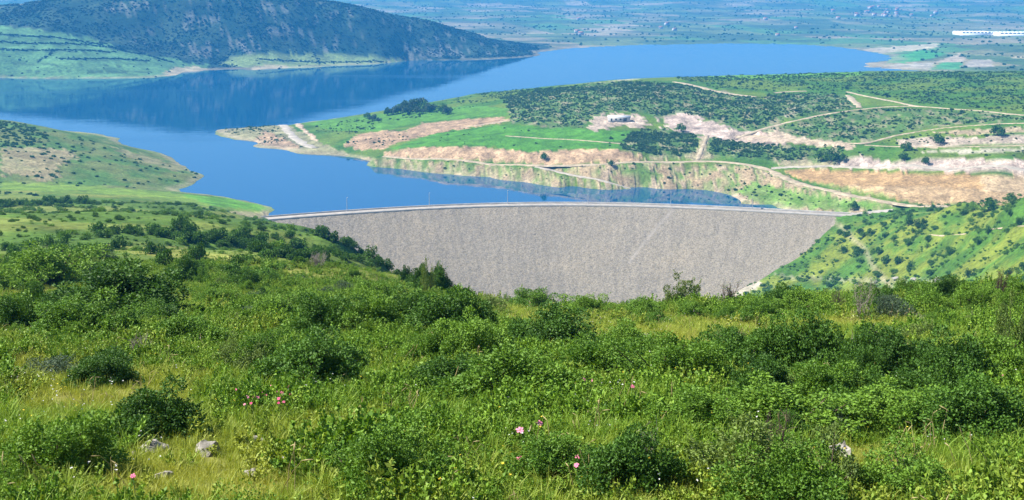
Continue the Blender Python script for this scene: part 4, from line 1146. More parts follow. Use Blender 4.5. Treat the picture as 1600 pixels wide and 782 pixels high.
# small growth between the shrubs on both valley sides
lw = zone([(-250, 318), (130, 316), (300, 322), (420, 345), (520, 378), (640, 436), (700, 460), (700, 480), (-250, 470)], 70, 660)
rw = zone([(1130, 470), (1340, 338), (1370, 332), (1700, 296), (1700, 470)], 330, 700)
pts, qx, qy = cells(lw * 0.075 * np.clip(0.75 + 2.0 * nB, 0, 3) * smooth01(D, 80, 200) + lw * 0.02 * (1 - smooth01(D, 120, 260)) + rw * 0.085 * np.clip(0.7 + 2.4 * nB, 0, 3), 6)
print('hill scrub', len(pts))
sz_ = np.clip(np.exp(rg.normal(-0.45, 0.45, len(pts))), 0.25, 1.9) * np.clip(pts[:, 1] / 330, 0.3, 1.1)
scatter('hillside_scrub', pts, np.stack([sz_, sz_, sz_ * 0.75], 1), [SHRUB[0][0], SHRUB[1][0], SHRUBM[0][0], SHRUBM[1][0]], seed=7)
# mountain scrub
mw = ((D > 1850) & (D < 2500) & (GPX < 840) & (GZ > 1.5)).astype(float)
fld = np.maximum(zone(FIELDS, *MT, 4, 30), zone([(345, 100), (370, 86), (420, 82), (470, 86), (540, 84), (620, 94), (645, 101), (560, 106), (400, 110)], *MT, 4, 30))
nM = fbm(X / 60, Y / 60, 4, 151)
mw = mw * (1 - fld) * 0.045 * np.clip(0.9 - 1.1 * nM, 0.15, 1.6) + fld * 0.0009
pts, qx, qy = cells(mw, 8, 30000)
hl = []
for (a, b), (c, d) in (((0, 66), (170, 74)), ((0, 78), (180, 82)), ((170, 74), (270, 98)), ((60, 98), (85, 82)), ((0, 54), (120, 64)), ((95, 92), (230, 95)), ((490, 86), (500, 102)), ((400, 96), (600, 99)), ((120, 64), (190, 77))):
    m_ = int(math.hypot(c - a, d - b) * 0.75)
    t_ = np.linspace(0, 1, m_)
    hl.append(at(a + (c - a) * t_ + rg.normal(0, 1.0, m_), b + (d - b) * t_ + rg.normal(0, 0.35, m_) + 1.2 * np.sin(t_ * 7 + a), dmin=1600, dmax=2500))
hl = np.concatenate(hl); pts = np.concatenate([pts, hl[~np.isnan(hl[:, 0]) & (hl[:, 2] > 1)]])
print('mountain scrub', len(pts))
sz_ = rg.uniform(1.0, 2.5, len(pts))
scatter('mountain_scrub', pts, np.stack([sz_, sz_, sz_ * 0.9], 1), SCRD, seed=9)
# trees of the far plain
fw = ((D > 1800) & (D < 6500) & (GZ > 0.8) & ((GPX > 850) | (D > 2800)) & (np.abs(GPX - 800) < 1100)).astype(float)
nF = fbm(X / 120, Y / 70, 4, 161)
pts, qx, qy = cells(fw * 0.0012 * smooth01(nF, -0.1, 0.5), 10, 9000)
print('plain trees', len(pts))
sz_ = rg.uniform(1.6, 4.2, len(pts))
scatter('plain_treeline', pts, np.stack([sz_, sz_, sz_ * 1.1], 1), SCR, seed=11)

# ------------------------------------------------------------------ meadow of the near hillside
def blades(name, seed, n_, h, w, spread, mat, lean=0.35, hv=0.35):
    rg = np.random.default_rng(seed)
    a = rg.uniform(0, 2 * np.pi, n_); r_ = spread * np.sqrt(rg.random(n_))
    base = np.stack([np.cos(a) * r_, np.sin(a) * r_, np.full(n_, -0.02)], 1)
    hh = h * rg.uniform(1 - hv, 1 + hv, n_)
    b = rg.uniform(0, 2 * np.pi, n_); ln = np.abs(rg.normal(0, lean, n_))
    dirx = np.stack([np.cos(b), np.sin(b), 0 * b], 1)
    side = np.stack([-np.sin(b + rg.normal(0, .8, n_)), np.cos(b), 0 * b], 1)
    ws = w * rg.uniform(0.7, 1.3, n_)
    def lvl(t_, k): return base + dirx * (ln * hh * t_ ** 2)[:, None] + np.array([0, 0, 1.0]) * (hh * (t_ - 0.25 * ln * t_ ** 2))[:, None], side * (ws * k * 0.5)[:, None]
    rows = [lvl(0, 0.7), lvl(0.5, 1.0), lvl(0.82, 0.6), lvl(1.0, 0.08)]
    vv = np.stack([q for c, s_ in rows for q in (c - s_, c + s_)], 1).reshape(-1, 3)
    o8 = (np.arange(n_) * 8)[:, None]
    f = np.concatenate([o8 + np.array([[0, 1, 3, 2]]), o8 + np.array([[2, 3, 5, 4]]), o8 + np.array([[4, 5, 7, 6]])])
    return mesh_np(name, vv, f, [mat], attrs={'tint': np.repeat(rg.random(n_), 8)})

def weed(name, seed, stems, h, spread, ll, lw, mat, per=14):
    rg = np.random.default_rng(seed)
    P_, A_, S_ = [], [], []
    tubes = []
    for k in range(stems):
        a = rg.uniform(0, 6.283); tip = np.array([math.cos(a) * spread * rg.uniform(0.3, 1), math.sin(a) * spread * rg.uniform(0.3, 1), h * rg.uniform(0.55, 1.1)])
        b0 = tip * [0.25, 0.25, 0]
        tubes.append(tube(b0 - [0, 0, .03], tip, 0.006, 0.003, 3, 0, rg, 1))
        t_ = rg.uniform(0.15, 1.0, per)
        P_.append(b0 + (tip - b0) * t_[:, None]); A_.append(unit(rg.standard_normal((per, 3)) + [0, 0, 0.5])); S_.append(rg.uniform(0.6, 1.3, per) * (1.15 - 0.4 * t_))
    v_, f_, t_ = leaf_quads(np.concatenate(P_), np.concatenate(A_), ll * np.concatenate(S_), lw * np.concatenate(S_), rg)
    tv, tf = join(tubes)
    return mesh_np(name, np.concatenate([v_, tv]), np.concatenate([f_, tf + len(v_)]), [mat], attrs={'tint': np.r_[t_, np.full(len(tv), 0.8)]})

def stalks(name, seed, n_, h, mat, head=0.02, hl=0.10):
    rg = np.random.default_rng(seed); parts = []
    for k in range(n_):
        a = rg.uniform(0, 6.283); p0 = np.array([math.cos(a), math.sin(a), 0]) * rg.uniform(0, .12) - [0, 0, .03]
        p1 = p0 + [rg.normal(0, .12), rg.normal(0, .12), h * rg.uniform(.7, 1.15)]
        parts.append(tube(p0, p1, 0.004, 0.0025, 3, 0.03, rg, 3))
        dv = unit(p1 - p0 + rg.standard_normal(3) * 0.25)
        parts.append(tube(p1, p1 + dv * hl, head * 0.35, head, 5, 0, rg, 1)); parts.append(tube(p1 + dv * hl, p1 + dv * hl * 1.9, head, 0.002, 5, 0, rg, 1))
    v_, f_ = join(parts)
    return mesh_np(name, v_, f_, [mat], attrs={'tint': rg.random(len(v_))})

def blossoms(name, seed, n_, h, r_, mat):
    rg = np.random.default_rng(seed); P_, A_ = [], []; tubes = []
    for k in range(n_):
        p1 = np.array([rg.normal(0, .10), rg.normal(0, .10), h * rg.uniform(.7, 1.1)])
        up = unit(np.array([rg.normal(0, .4), rg.normal(0, .4), 1.0])); e1 = unit(np.cross(up, [1, .2, 0])); e2 = np.cross(up, e1)
        for q in range(5):
            an = q * 2 * math.pi / 5; P_.append(p1); A_.append(unit(e1 * math.cos(an) + e2 * math.sin(an) + up * 0.25))
    v_, f_, t_ = leaf_quads(np.array(P_), np.array(A_), r_, r_ * 0.9, rg, 0.1)
    return mesh_np(name, v_, f_, [mat])

near_w = (np.abs(GX) < 0.47 * D + 6.5) & (D > 4) & (D < 150)
YEL = [[(740, 470), (1000, 490), (1130, 500), (1350, 505), (1480, 520), (1300, 535), (1100, 550), (960, 545), (860, 520), (740, 495)], [(150, 640), (430, 650), (470, 720), (430, 800), (120, 800), (180, 720)],
       [(0, 440), (90, 450), (80, 475), (0, 478)], [(240, 455), (400, 470), (360, 490), (250, 480)], [(420, 650), (620, 640), (640, 690), (480, 720)], [(0, 560), (120, 570), (330, 590), (300, 640), (100, 680), (0, 650)], [(1280, 690), (1500, 740), (1450, 770), (1290, 750)]]
dryz = np.zeros(GX.shape)
for q in YEL: dryz = np.maximum(dryz, zone(q, 4, 150, 30, 2.5))
dryn = np.clip(0.10 + 0.55 * dryz + 0.55 * fbm(X / 5, Y / 5, 3, 171), 0, 1)
def dry_at(p):
    th, l = polar(p[:, 0], p[:, 1])
    i = np.clip(((th - TH[0]) / (TH[1] - TH[0])).astype(int), 0, NT - 1); j = np.clip(np.interp(l, LR, np.arange(NR)).astype(int), 0, NR - 1)
    return dryn[i, j]
gw = near_w * np.interp(D, [5, 12, 20, 40, 75, 110, 150], [150, 120, 64, 28, 11, 2.5, 0.4])
gw = gw * np.where((D > 75) & (GPX > 760), 0.2, 1.0)
pts, qx, qy = cells(gw, 12, 115000)
print('grass tufts', len(pts))
grow = np.interp(pts[:, 1], [8, 25, 60, 150], [0.8, 1.0, 1.15, 1.3])
dv = np.clip(dry_at(pts) + rg.normal(0, 0.12, len(pts)), 0, 1)
sz_ = grow * rg.uniform(0.6, 1.25, len(pts)) * (1.1 - 0.45 * dv)
TUFT = [blades('grass_tuft', 700 + k, 44, 0.14, 0.0065, 0.13, M_GRASS) for k in range(3)] + [blades('grass_tuft', 710, 30, 0.22, 0.007, 0.10, M_GRASS, 0.5)]
scatter('meadow_grass', pts, sz_, TUFT, dv, 13)
nW = fbm(X / 3.2, Y / 3.2, 3, 181)
ww = near_w * np.interp(D, [5, 12, 20, 40, 75, 110, 150], [85, 72, 42, 17, 5, 0.8, 0.1]) * np.clip(0.75 + 1.3 * nW, 0, 2) * (1 - 0.93 * dryz)
ww = ww * np.where((D > 75) & (GPX > 760), 0.1, 1.0)
pts, qx, qy = cells(ww, 14, 90000)
print('weeds', len(pts))
grow = np.interp(pts[:, 1], [8, 25, 60, 150], [0.8, 1.0, 1.3, 1.5])
dv = np.clip(dry_at(pts) - 0.2 + rg.normal(0, 0.2, len(pts)), 0, 1)
WEED = [weed('leafy_weed', 720 + k, 9, 0.22, 0.20, 0.040, 0.024, M_WEED, 24) for k in range(3)] + [weed('leafy_weed', 730, 11, 0.16, 0.24, 0.034, 0.025, M_WEED, 24)]
lump = 0.8 + 1.1 * np.clip(fbm(pts[:, 0] / 1.7, pts[:, 1] / 1.7, 3, 185) + 0.1, 0, 1) + 0.5 * np.clip(fbm(pts[:, 0] / 5.5, pts[:, 1] / 5.5, 2, 187), 0, 1)
scatter('meadow_weeds', pts, grow * lump * rg.uniform(0.6, 1.25, len(pts)), WEED, dv, 15)
lo = near_w * np.interp(D, [5, 12, 25, 60, 95, 120], [0.16, 0.20, 0.20, 0.15, 0.08, 0.0]) * np.clip(0.6 + 1.5 * fbm(X / 4, Y / 4, 3, 201), 0, 2) * (1 - 0.9 * dryz) * np.where((D > 75) & (GPX > 760), 0.0, 1.0)
pts, qx, qy = cells(lo, 20, 1500)
print('low scrub', len(pts))
sz_ = np.clip(np.exp(rg.normal(-1.15, 0.4, len(pts))), 0.14, 0.75) * np.interp(pts[:, 1], [8, 20, 60], [0.75, 1.0, 1.3])
scatter('meadow_undergrowth', pts, np.stack([sz_ * rg.uniform(0.8, 1.3, len(pts)), sz_ * rg.uniform(0.8, 1.3, len(pts)), sz_ * rg.uniform(0.7, 1.25, len(pts))], 1), [MIDB[0][0], MIDB[2][0], DENSE[1][0], PALEB[0][0], PALEB[1][0], GREYB[0][0], MIDB[3][0], BARE[1][1], BARE[1][0]], None, 21, 0.2)
sw = near_w * np.interp(D, [5, 12, 25, 60, 110], [0.7, 0.6, 0.4, 0.15, 0]) * (0.5 + dryz)
pts, qx, qy = cells(sw, 16, 4000)
scatter('dry_grass_stalks', pts, rg.uniform(0.7, 1.4, len(pts)), [stalks('dry_stalk', 740 + k, 3, 0.30, M_STRAW, 0.005, 0.035) for k in range(3)], None, 17)
pts, qx, qy = cells(near_w * np.interp(D, [5, 12, 25, 60], [1.2, 1.0, 0.5, 0.1]) * (D < 60), 18, 2500)
scatter('small_white_flower_undergrowth', pts, rg.uniform(0.7, 1.2, len(pts)), [blossoms('white_blossom', 750 + k, 3, 0.26, 0.013, M_WHITE) for k in range(2)] + [blossoms('yellow_blossom', 755, 3, 0.27, 0.013, M_YELLOW)], None, 19)


# ------------------------------------------------------------------ lamp posts on the crest
def box_np(x0, x1, y0, y1, z0, z1):
    v_ = np.array([(x, y, z) for z in (z0, z1) for (x, y) in ((x0, y0), (x1, y0), (x1, y1), (x0, y1))], float)
    return v_, np.array([(3, 2, 1, 0), (4, 5, 6, 7), (0, 1, 5, 4), (1, 2, 6, 5), (2, 3, 7, 6), (3, 0, 4, 7)])
M_STEEL = plain_mat('galvanised_steel', (0.42, 0.43, 0.44), 0.5, None, 0.2, 0.5)
M_LENS = plain_mat('lamp_lens', (0.75, 0.75, 0.72), 0.3)
pv_, pf_ = tube((0, 0, 0), (0, 0, 8.2), 0.17, 0.10, 8, 0, None, 3)
LP_POLE = mesh_np('pole', pv_, pf_, [M_STEEL])
av_, af_ = join([tube((0, 0, 8.1), (0, 0.9, 8.5), 0.07, 0.06, 6, 0, None, 1), tube((0, 0.85, 8.48), (0, 1.6, 8.55), 0.06, 0.05, 6, 0, None, 1)])
LP_ARM = mesh_np('arm', av_, af_, [M_STEEL])
hv_, hf_ = box_np(-0.16, 0.16, 1.5, 2.3, 8.45, 8.62)
LP_HEAD = mesh_np('lamp_head', hv_, hf_, [M_STEEL])
lv_, lf_ = box_np(-0.12, 0.12, 1.6, 2.2, 8.40, 8.447)
LP_LENS = mesh_np('lens', lv_, lf_, [M_LENS])
bv_, bf_ = box_np(-0.35, 0.35, -0.35, 0.35, -0.4, 0.12)
LP_BASE = mesh_np('base_plate', bv_, bf_, [M_KERB])
for px, w_ in ((544, 'leftmost'), (672, 'second from the left'), (795, 'third from the left'), (920, 'third from the right'), (1047, 'second from the right'), (1175, 'rightmost')):
    k = int(np.argmin(np.abs(to_pix(cx, cyy_, 0 * cx + CREST_Z)[0] - px)))
    o = link('lamp_post', None, loc=(float(cx[k] - nx[k] * 3.2), float(cyy_[k] - ny[k] * 3.2), CREST_Z))
    o.rotation_euler = (0, 0, math.atan2(ny[k], nx[k]) - math.pi / 2)
    tag(o, 'thin grey lamp post on the dam crest, ' + w_ + ' of the six', 'lamp post', 'lamp posts on the dam crest')
    link('base_plate', LP_BASE, o); link('pole', LP_POLE, o); link('arm', LP_ARM, o)
    hd = link('lamp_head', LP_HEAD, o); link('lens', LP_LENS, hd)

# ------------------------------------------------------------------ buildings
M_WALLW = plain_mat('white_render', (0.50, 0.48, 0.45), 0.9, 0.5, 0.1)
M_ROOFT = plain_mat('clay_roof', (0.36, 0.17, 0.10), 0.9, 1.0, 0.3)
M_ROOFG = plain_mat('metal_roof', (0.66, 0.67, 0.68), 0.5, 0.4, 0.1, 0.4)
M_GLASSW = plain_mat('dark_opening', (0.06, 0.07, 0.08), 0.3)
M_FILM = plain_mat('greenhouse_film', (0.80, 0.80, 0.78), 0.5, 0.05, 0.08)
def gable(L_, W_, H_, rise, over=0.4):
    v_ = np.array([(-L_ / 2, -W_ / 2, -1.5), (L_ / 2, -W_ / 2, -1.5), (L_ / 2, W_ / 2, -1.5), (-L_ / 2, W_ / 2, -1.5), (-L_ / 2, -W_ / 2, H_), (L_ / 2, -W_ / 2, H_), (L_ / 2, W_ / 2, H_), (-L_ / 2, W_ / 2, H_), (-L_ / 2, 0, H_ + rise), (L_ / 2, 0, H_ + rise)], float)
    quads = np.array([(0, 1, 5, 4), (2, 3, 7, 6), (3, 2, 1, 0), (4, 5, 9, 8), (6, 7, 8, 9)]); tris = np.array([(1, 2, 6), (1, 6, 5), (6, 9, 5), (3, 0, 4), (3, 4, 7), (4, 8, 7)])
    k_ = rise / (W_ / 2)
    parts = []
    for sg in (-1, 1):
        e0 = (W_ / 2 + over) * sg; z0 = H_ - over * k_ + 0.08; z1 = H_ + rise + 0.08
        vv = np.array([(-L_ / 2 - over, e0, z0), (L_ / 2 + over, e0, z0), (L_ / 2 + over, 0, z1), (-L_ / 2 - over, 0, z1), (-L_ / 2 - over, e0, z0 + .2), (L_ / 2 + over, e0, z0 + .2), (L_ / 2 + over, 0, z1 + .2), (-L_ / 2 - over, 0, z1 + .2)])
        parts.append((vv, np.array([(3, 2, 1, 0), (4, 5, 6, 7), (0, 1, 5, 4), (1, 2, 6, 5), (3, 0, 4, 7)])))
    return (v_, [quads, tris]), join(parts)
def openings(W_, spots):
    return join([box_np(x - w / 2, x + w / 2, -W_ / 2 - 0.06, -W_ / 2 + 0.05, z, z + h) for x, z, w, h in spots])
(wv_, wf_), (rv_, rf_) = gable(17, 6, 3.0, 0.9)
p = at1(967, 190, dmin=700, dmax=1300)
if not np.isnan(p[0]):
    o = link('storage_shed', None, loc=p.tolist())
    tag(o, 'long low white shed on the bare ledge of the pale quarry', 'shed')
    link('wall', mesh_np('wall', wv_, wf_, [M_WALLW]), o); link('roof', mesh_np('roof', rv_, rf_, [M_ROOFG]), o)
    for x, z, w, h in ((-6, 0, 1.2, 2.2), (-2.5, 0.9, 1.4, 1.2), (1, 0.9, 1.4, 1.2), (4.5, 0, 2.6, 2.5)):
        ov, of_ = openings(6, [(x, z, w, h)])
        link('door' if z == 0 else 'window', mesh_np('opening', ov, of_, [M_GLASSW]), o)
(wv_, wf_), (rv_, rf_) = gable(11, 8, 5.6, 2.0)
HW, HR = mesh_np('wall', wv_, wf_, [M_WALLW]), mesh_np('roof', rv_, rf_, [M_ROOFT])
ov, of_ = openings(8, [(-3.4, 3.6, 1.2, 1.3)]); HO = mesh_np('window', ov, of_, [M_GLASSW])
rh = random.Random(5)
spots = sorted((rh.gauss(1378, 34), rh.uniform(12, 27), 0) for k in range(24)) + sorted((rh.uniform(900, 1320), rh.uniform(30, 62), 1) for k in range(10))
for k, (px, py, farm) in enumerate(spots):
    if not farm: lab, grp = ORD[k] + ' small white house from the left in the hazy far village', 'houses of the far village'
    else: lab, grp = ORD[k - 24] + ' pale farmhouse from the left among the fields beyond the lake', 'farmhouses beyond the lake'
    p = at1(px, py, dmin=2300, dmax=7000)
    if np.isnan(p[0]) or p[2] < 1: continue
    o = link('house', None, loc=p.tolist()); o.rotation_euler = (0, 0, rh.uniform(-0.6, 0.6)); q = rh.uniform(0.75, 1.15); o.scale = (q, q, q)
    tag(o, lab, 'house', grp)
    link('wall', HW, o); link('roof', HR, o)
    for dx in (0, 3.4, 6.8):
        w_ = link('window', HO, o); w_.location = (dx, 0, 0)
def greenhouse(px0, px1, py, label, spans=9):
    a, b = at1(px0, py, dmin=2000, dmax=5500), at1(px1, py, dmin=2000, dmax=5500)
    if np.isnan(a[0]) or np.isnan(b[0]): return
    c = (a + b) / 2; L_ = math.hypot(b[0] - a[0], b[1] - a[1]); L_ = min(L_, 260)
    o = link('greenhouse', None, loc=c.tolist()); tag(o, label, 'greenhouse', 'greenhouses by the far fields')
    v_, f_ = box_np(-L_ / 2, L_ / 2, -32, 32, -4, 5.0); link('wall', mesh_np('wall', v_, f_, [M_FILM]), o)
    sw_ = L_ / spans
    for k in range(spans):
        x0 = -L_ / 2 + k * sw_
        an = np.linspace(0, math.pi, 7)
        vv = np.concatenate([np.stack([x0 + sw_ / 2 - np.cos(an) * sw_ / 2, 0 * an + yy, 5.03 + np.sin(an) * 3.2], 1) for yy in (-32, 32)])
        ff = np.array([(q, q + 1, q + 8, q + 7) for q in range(6)])
        link('roof_span', mesh_np('roof_span', vv, ff, [M_FILM], smooth=True), o)
greenhouse(1494, 1548, 55, 'long white greenhouse at the foot of the far hill, left of two')
greenhouse(1552, 1640, 56, 'long white greenhouse at the foot of the far hill, cut by the right edge', 13)

# ------------------------------------------------------------------ single trees on the peninsula
tv_, tf_ = tube((0, 0, -0.4), (0, 0, 0.9), 0.13, 0.05, 6, 0.03, np.random.default_rng(1), 2)
TRUNK = mesh_np('trunk', tv_, tf_, [M_BARK])
CROWN = []
for k in range(3):
    fol, _ = bush_meshes(800 + k, 14, 700, 0.24, 0.16, M_LEAF_BLUE if k else M_LEAF_DARK, crad=(0.26, 0.42), height=1.1)
    fol.transform(__import__('mathutils').Matrix.Translation((0, 0, 0.35))); CROWN.append(fol)
def place_tree(px, py, h, v, label, group, dmin, dmax):
    p = at1(px, py, dmin=dmin, dmax=dmax)
    if np.isnan(p[0]): return
    k_ = h * p[1] / FPX / 1.6
    o = link('tree', None, loc=p.tolist()); o.scale = (k_, k_, k_); o.rotation_euler = (0, 0, rs.uniform(0, 6))
    tag(o, label, 'tree', group); link('trunk', TRUNK, o); link('crown', CROWN[v % 3], o)
grove = [(574, 186, 9), (582, 189, 10), (592, 192, 8), (606, 181, 12), (614, 180, 14), (622, 178, 13), (632, 174, 16), (641, 175, 20), (650, 174, 18), (657, 172, 20), (664, 175, 16), (672, 176, 14), (680, 175, 11), (637, 179, 14), (655, 179, 12), (692, 178, 15), (700, 179, 13)]
for k, (px, py, h) in enumerate(sorted(grove)):
    place_tree(px, py, h, k, ORD[k] + ' tree from the left in the grey-green grove on the peninsula shore', 'grove on the peninsula shore', 850, 1600)
for px, py, h, lab in ((850, 250, 11, 'round dark tree on the edge of the orange scarp'), (1466, 225, 15, 'round dark tree on the quarry terrace, left of the pair'), (1416, 236, 14, 'dark tree on the grass left of the quarry terraces'),
                       (1300, 254, 18, 'broad dark tree at the right end of the low thicket'), (1284, 256, 18, 'dark tree next to last in the low thicket'), (1316, 252, 12, 'small dark tree ending the low thicket'), (1412, 254, 12, 'tree at the top of the white bank, left'),
                       (1446, 258, 11, 'tree in the middle of the white bank'), (1558, 214, 17, 'dark tree on the upper quarry terrace'), (1064, 206, 12, 'dark tree in front of the pink quarry'), (1334, 328, 12, 'dark tree beside the right end of the dam crest'), (1170, 430, 12, 'dark pointed tree at the foot of the dam beside the right abutment'),
                       (955, 262, 9, 'dark tree at the fork of the tracks'), (1545, 330, 20, 'tall dark tree on the skyline of the right abutment'), (1580, 318, 16, 'dark tree on the abutment skyline at the right edge')):
    place_tree(px, py, h, 0, lab, 'single trees beyond the dam', 380, 1300)

# ------------------------------------------------------------------ rocks
g = NT_('limestone')
p_ = g.pos()
c = g.ramp(g.noise(9.0, 6, 0.7, p_), [(0.3, (0.11, 0.10, 0.08)), (0.5, (0.30, 0.275, 0.24)), (0.75, (0.46, 0.43, 0.39))])
g.color(c); g.set(Roughness=0.9, Specular_IOR_Level=0.2); g.bump(g.noise(22, 5, 0.7, p_), 0.6, 0.02)
M_ROCK = g.m
import bmesh
def rock_mesh(seed):
    rg = np.random.default_rng(seed)
    bm = bmesh.new(); bmesh.ops.create_icosphere(bm, subdivisions=3, radius=1.0)
    pl = unit(rg.standard_normal((9, 3))); pd = rg.uniform(0.55, 0.9, 9)
    for v_ in bm.verts:
        c_ = np.array(v_.co)
        for n_, d_ in zip(pl, pd):
            e = c_ @ n_ - d_
            if e > 0: c_ = c_ - n_ * e
        c_ = c_ * (1 + 0.06 * rg.standard_normal())
        v_.co = c_
    me = bpy.data.meshes.new('rock'); bm.to_mesh(me); bm.free(); me.materials.append(M_ROCK)
    return me
RK = [rock_mesh(900 + k) for k in range(4)]
for k, (px, py, w, h, lab) in enumerate([
    (326, 712, 34, 22, 'pale grey limestone rock in the dry grass, most upright on the left'), (243, 709, 44, 16, 'long flat limestone rock under the dark thorny bush'), (214, 716, 20, 10, 'small rock beside the long flat limestone'),
    (258, 748, 26, 12, 'low whitish rock near the bottom, left of the dry grass'), (296, 731, 16, 8, 'small stone between the upright rock and the low whitish one'), (396, 747, 24, 12, 'whitish rock half sunk in the dry grass at the bottom'),
    (402, 692, 18, 9, 'small pale stone at the edge of the pink flowers'), (292, 545, 22, 16, 'white rock standing in the green slope on the left'), (272, 556, 16, 18, 'grey-white rock beside the white one on the green slope'),
    (1314, 722, 34, 26, 'pale boulder low among the right-hand bushes'), (1416, 756, 40, 14, 'tan flat stone near the bottom right'), (1468, 756, 26, 12, 'whitish stone next to the tan flat one'), (1592, 765, 24, 22, 'pale stone at the bottom right edge'),
    (576, 676, 18, 10, 'small white stone in the grass of the centre'), (520, 670, 12, 9, 'white pebble-like stone left of the small white stone'), (740, 524, 26, 9, 'pale flat rock in the thicket edge'), (985, 530, 40, 7, 'pale rock ledge in the yellow grass under the brow'), (1010, 531, 24, 6, 'short pale rock beside the ledge in the yellow grass'), (1100, 560, 20, 9, 'pale stone below the yellow strip')]):
    p = at1(px, py, dmax=FG)
    if np.isnan(p[0]): continue
    d_ = math.hypot(p[1], p[2] - EYE); sx = w * d_ / FPX / 1.55; sz = h * d_ / FPX / 1.2
    o = link('limestone_rock', RK[k % 4], loc=(p[0], p[1], p[2] + sz * 0.35)); o.scale = (sx * 0.95, sx * 0.8, sz * 1.1); o.rotation_euler = (rs.uniform(-.2, .2), rs.uniform(-.2, .2), rs.uniform(-0.7, 0.7))
    tag(o, lab, 'rock', 'limestone rocks in the grass')
for k in range(9):
    px = 1215 + k * 31 + rs.uniform(-5, 5); py = np.interp(px, [1200, 1290, 1400, 1490], [431, 436, 440, 440]) + rs.uniform(-1.5, 1.5)
    p = at1(px, py, dmin=330, dmax=700)
    if np.isnan(p[0]): continue
    q = rs.uniform(1.2, 2.4)
    o = link('limestone_rock', RK[k % 4], loc=(p[0], p[1], p[2] + 0.3)); o.scale = (q * 1.3, q, q * 0.6); o.rotation_euler = (0, 0, rs.uniform(0, 6))
    tag(o, ORD[k] + ' pale rock from the left in the ledge at the foot of the right abutment', 'rock', 'rock ledge of the right abutment')

# ------------------------------------------------------------------ pink flowers
g = NT_('pink_petal'); g.color(g.mix(g.n('ShaderNodeObjectInfo').outputs['Random'], (0.60, 0.04, 0.17), (0.78, 0.30, 0.42))); g.set(Roughness=0.6, Specular_IOR_Level=0.2)
M_PINK = g.m
M_STEM = plain_mat('flower_stem', (0.10, 0.16, 0.04), 0.8)
def flower_meshes(seed):
    rg = np.random.default_rng(seed)
    up = unit(np.array([rg.normal(0, .3), -0.55, 0.8])); e1 = unit(np.cross(up, [1, .1, 0])); e2 = np.cross(up, e1)
    pv, pf = [], []
    for q in range(6):
        an = q * math.pi / 3 + rg.normal(0, .1); rr = rg.uniform(0.85, 1.1)
        d_ = e1 * math.cos(an) + e2 * math.sin(an); sd = np.cross(up, d_)
        b = len(pv)
        pv += [0 * d_, d_ * .45 * rr + sd * .32 + up * .16, d_ * .95 * rr + sd * .26 + up * .10, d_ * 1.05 * rr + up * .02, d_ * .95 * rr - sd * .26 + up * .10, d_ * .45 * rr - sd * .32 + up * .16]
        pf += [(b, b + 1, b + 2, b + 3), (b, b + 3, b + 4, b + 5)]
    pet = mesh_np('petals', np.array(pv), np.array(pf), [M_PINK])
    cv, cf = tube(-up * .05, up * .2, 0.16, 0.1, 6, 0, None, 1)
    cen = mesh_np('flower_centre', cv, cf, [M_YELLOW])
    return pet, cen
FL = [flower_meshes(950 + k) for k in range(4)]
sv_, sf_ = tube((0, 0, -0.05), (0, 0, 1), 0.006, 0.004, 4, 0.02, np.random.default_rng(3), 3); STEM = mesh_np('stem', sv_, sf_, [M_STEM])
def flower(px, py, size, v, label, group='pink flowers in the near meadow'):
    p = at1(px, py + 14, dmax=60)
    if np.isnan(p[0]): return
    x, y, z = (float(c) for c in on_d(px, py, p[1]))
    gz = float(ground(x, y)); h = min(max(z - gz, 0.25), 0.9)
    o = link('pink_flower', None, loc=(x, y, gz)); o.rotation_euler = (0, 0, rs.uniform(-.5, .5)); tag(o, label, 'flower', group)
    st = link('stem', STEM, o); st.scale = (1, 1, h)
    r_ = size * 0.37 * p[1] / FPX
    pe = link('petals', FL[v % 4][0], o, (0, 0, h)); pe.scale = (r_,) * 3
    ce = link('flower_centre', FL[v % 4][1], o, (0, 0, h)); ce.scale = (r_,) * 3
for k, (px, py, sz, lab) in enumerate([(812, 695, 18, 'deep pink flower in the centre, lower of the bright pair'), (843, 683, 15, 'deep pink flower in the centre, upper of the bright pair'), (811, 744, 12, 'pale pink flower left of the bush at the bottom edge'),
    (902, 743, 13, 'pale pink flower at the bottom, upper of two'), (900, 758, 13, 'pale pink flower at the bottom, lower of two'), (210, 779, 13, 'pink flower at the bottom edge near the left'), (747, 580, 10, 'pale pink flower on the green mound, left of three'), (763, 586, 9, 'pale pink flower on the green mound, middle of three'),
    (772, 582, 9, 'pale pink flower on the green mound, right of three'), (876, 611, 10, 'pale pink flower in the row right of the mound, first from left'), (899, 613, 10, 'pale pink flower in the row right of the mound, second from left'), (912, 606, 11, 'pale pink flower in the row right of the mound, third from left'), (923, 607, 9, 'pale pink flower in the row right of the mound, fourth from left'),
    (988, 620, 10, 'pale pink flower alone right of the flower row'), (844, 729, 8, 'small pale pink flower below the bright pair'), (1567, 600, 9, 'reddish flower on the lighter bush ending the tall row')]):
    flower(px, py, sz, k, lab)
clump = [(371, 623, 9), (377, 627, 9), (387, 637, 10), (395, 631, 9), (398, 636, 8), (403, 638, 10), (410, 628, 8), (424, 618, 9), (432, 628, 9), (436, 640, 10), (441, 630, 10), (449, 622, 9), (452, 620, 9), (437, 620, 9), (383, 650, 7), (436, 648, 8), (455, 633, 8), (416, 634, 8), (444, 646, 8), (393, 648, 8)]
for k, (px, py, sz) in enumerate(sorted(clump)):
    flower(px, py, sz * 0.85, k, ORD[k] + ' flower from the left in the pink clump under the big dark bush', 'clump of pink flowers')

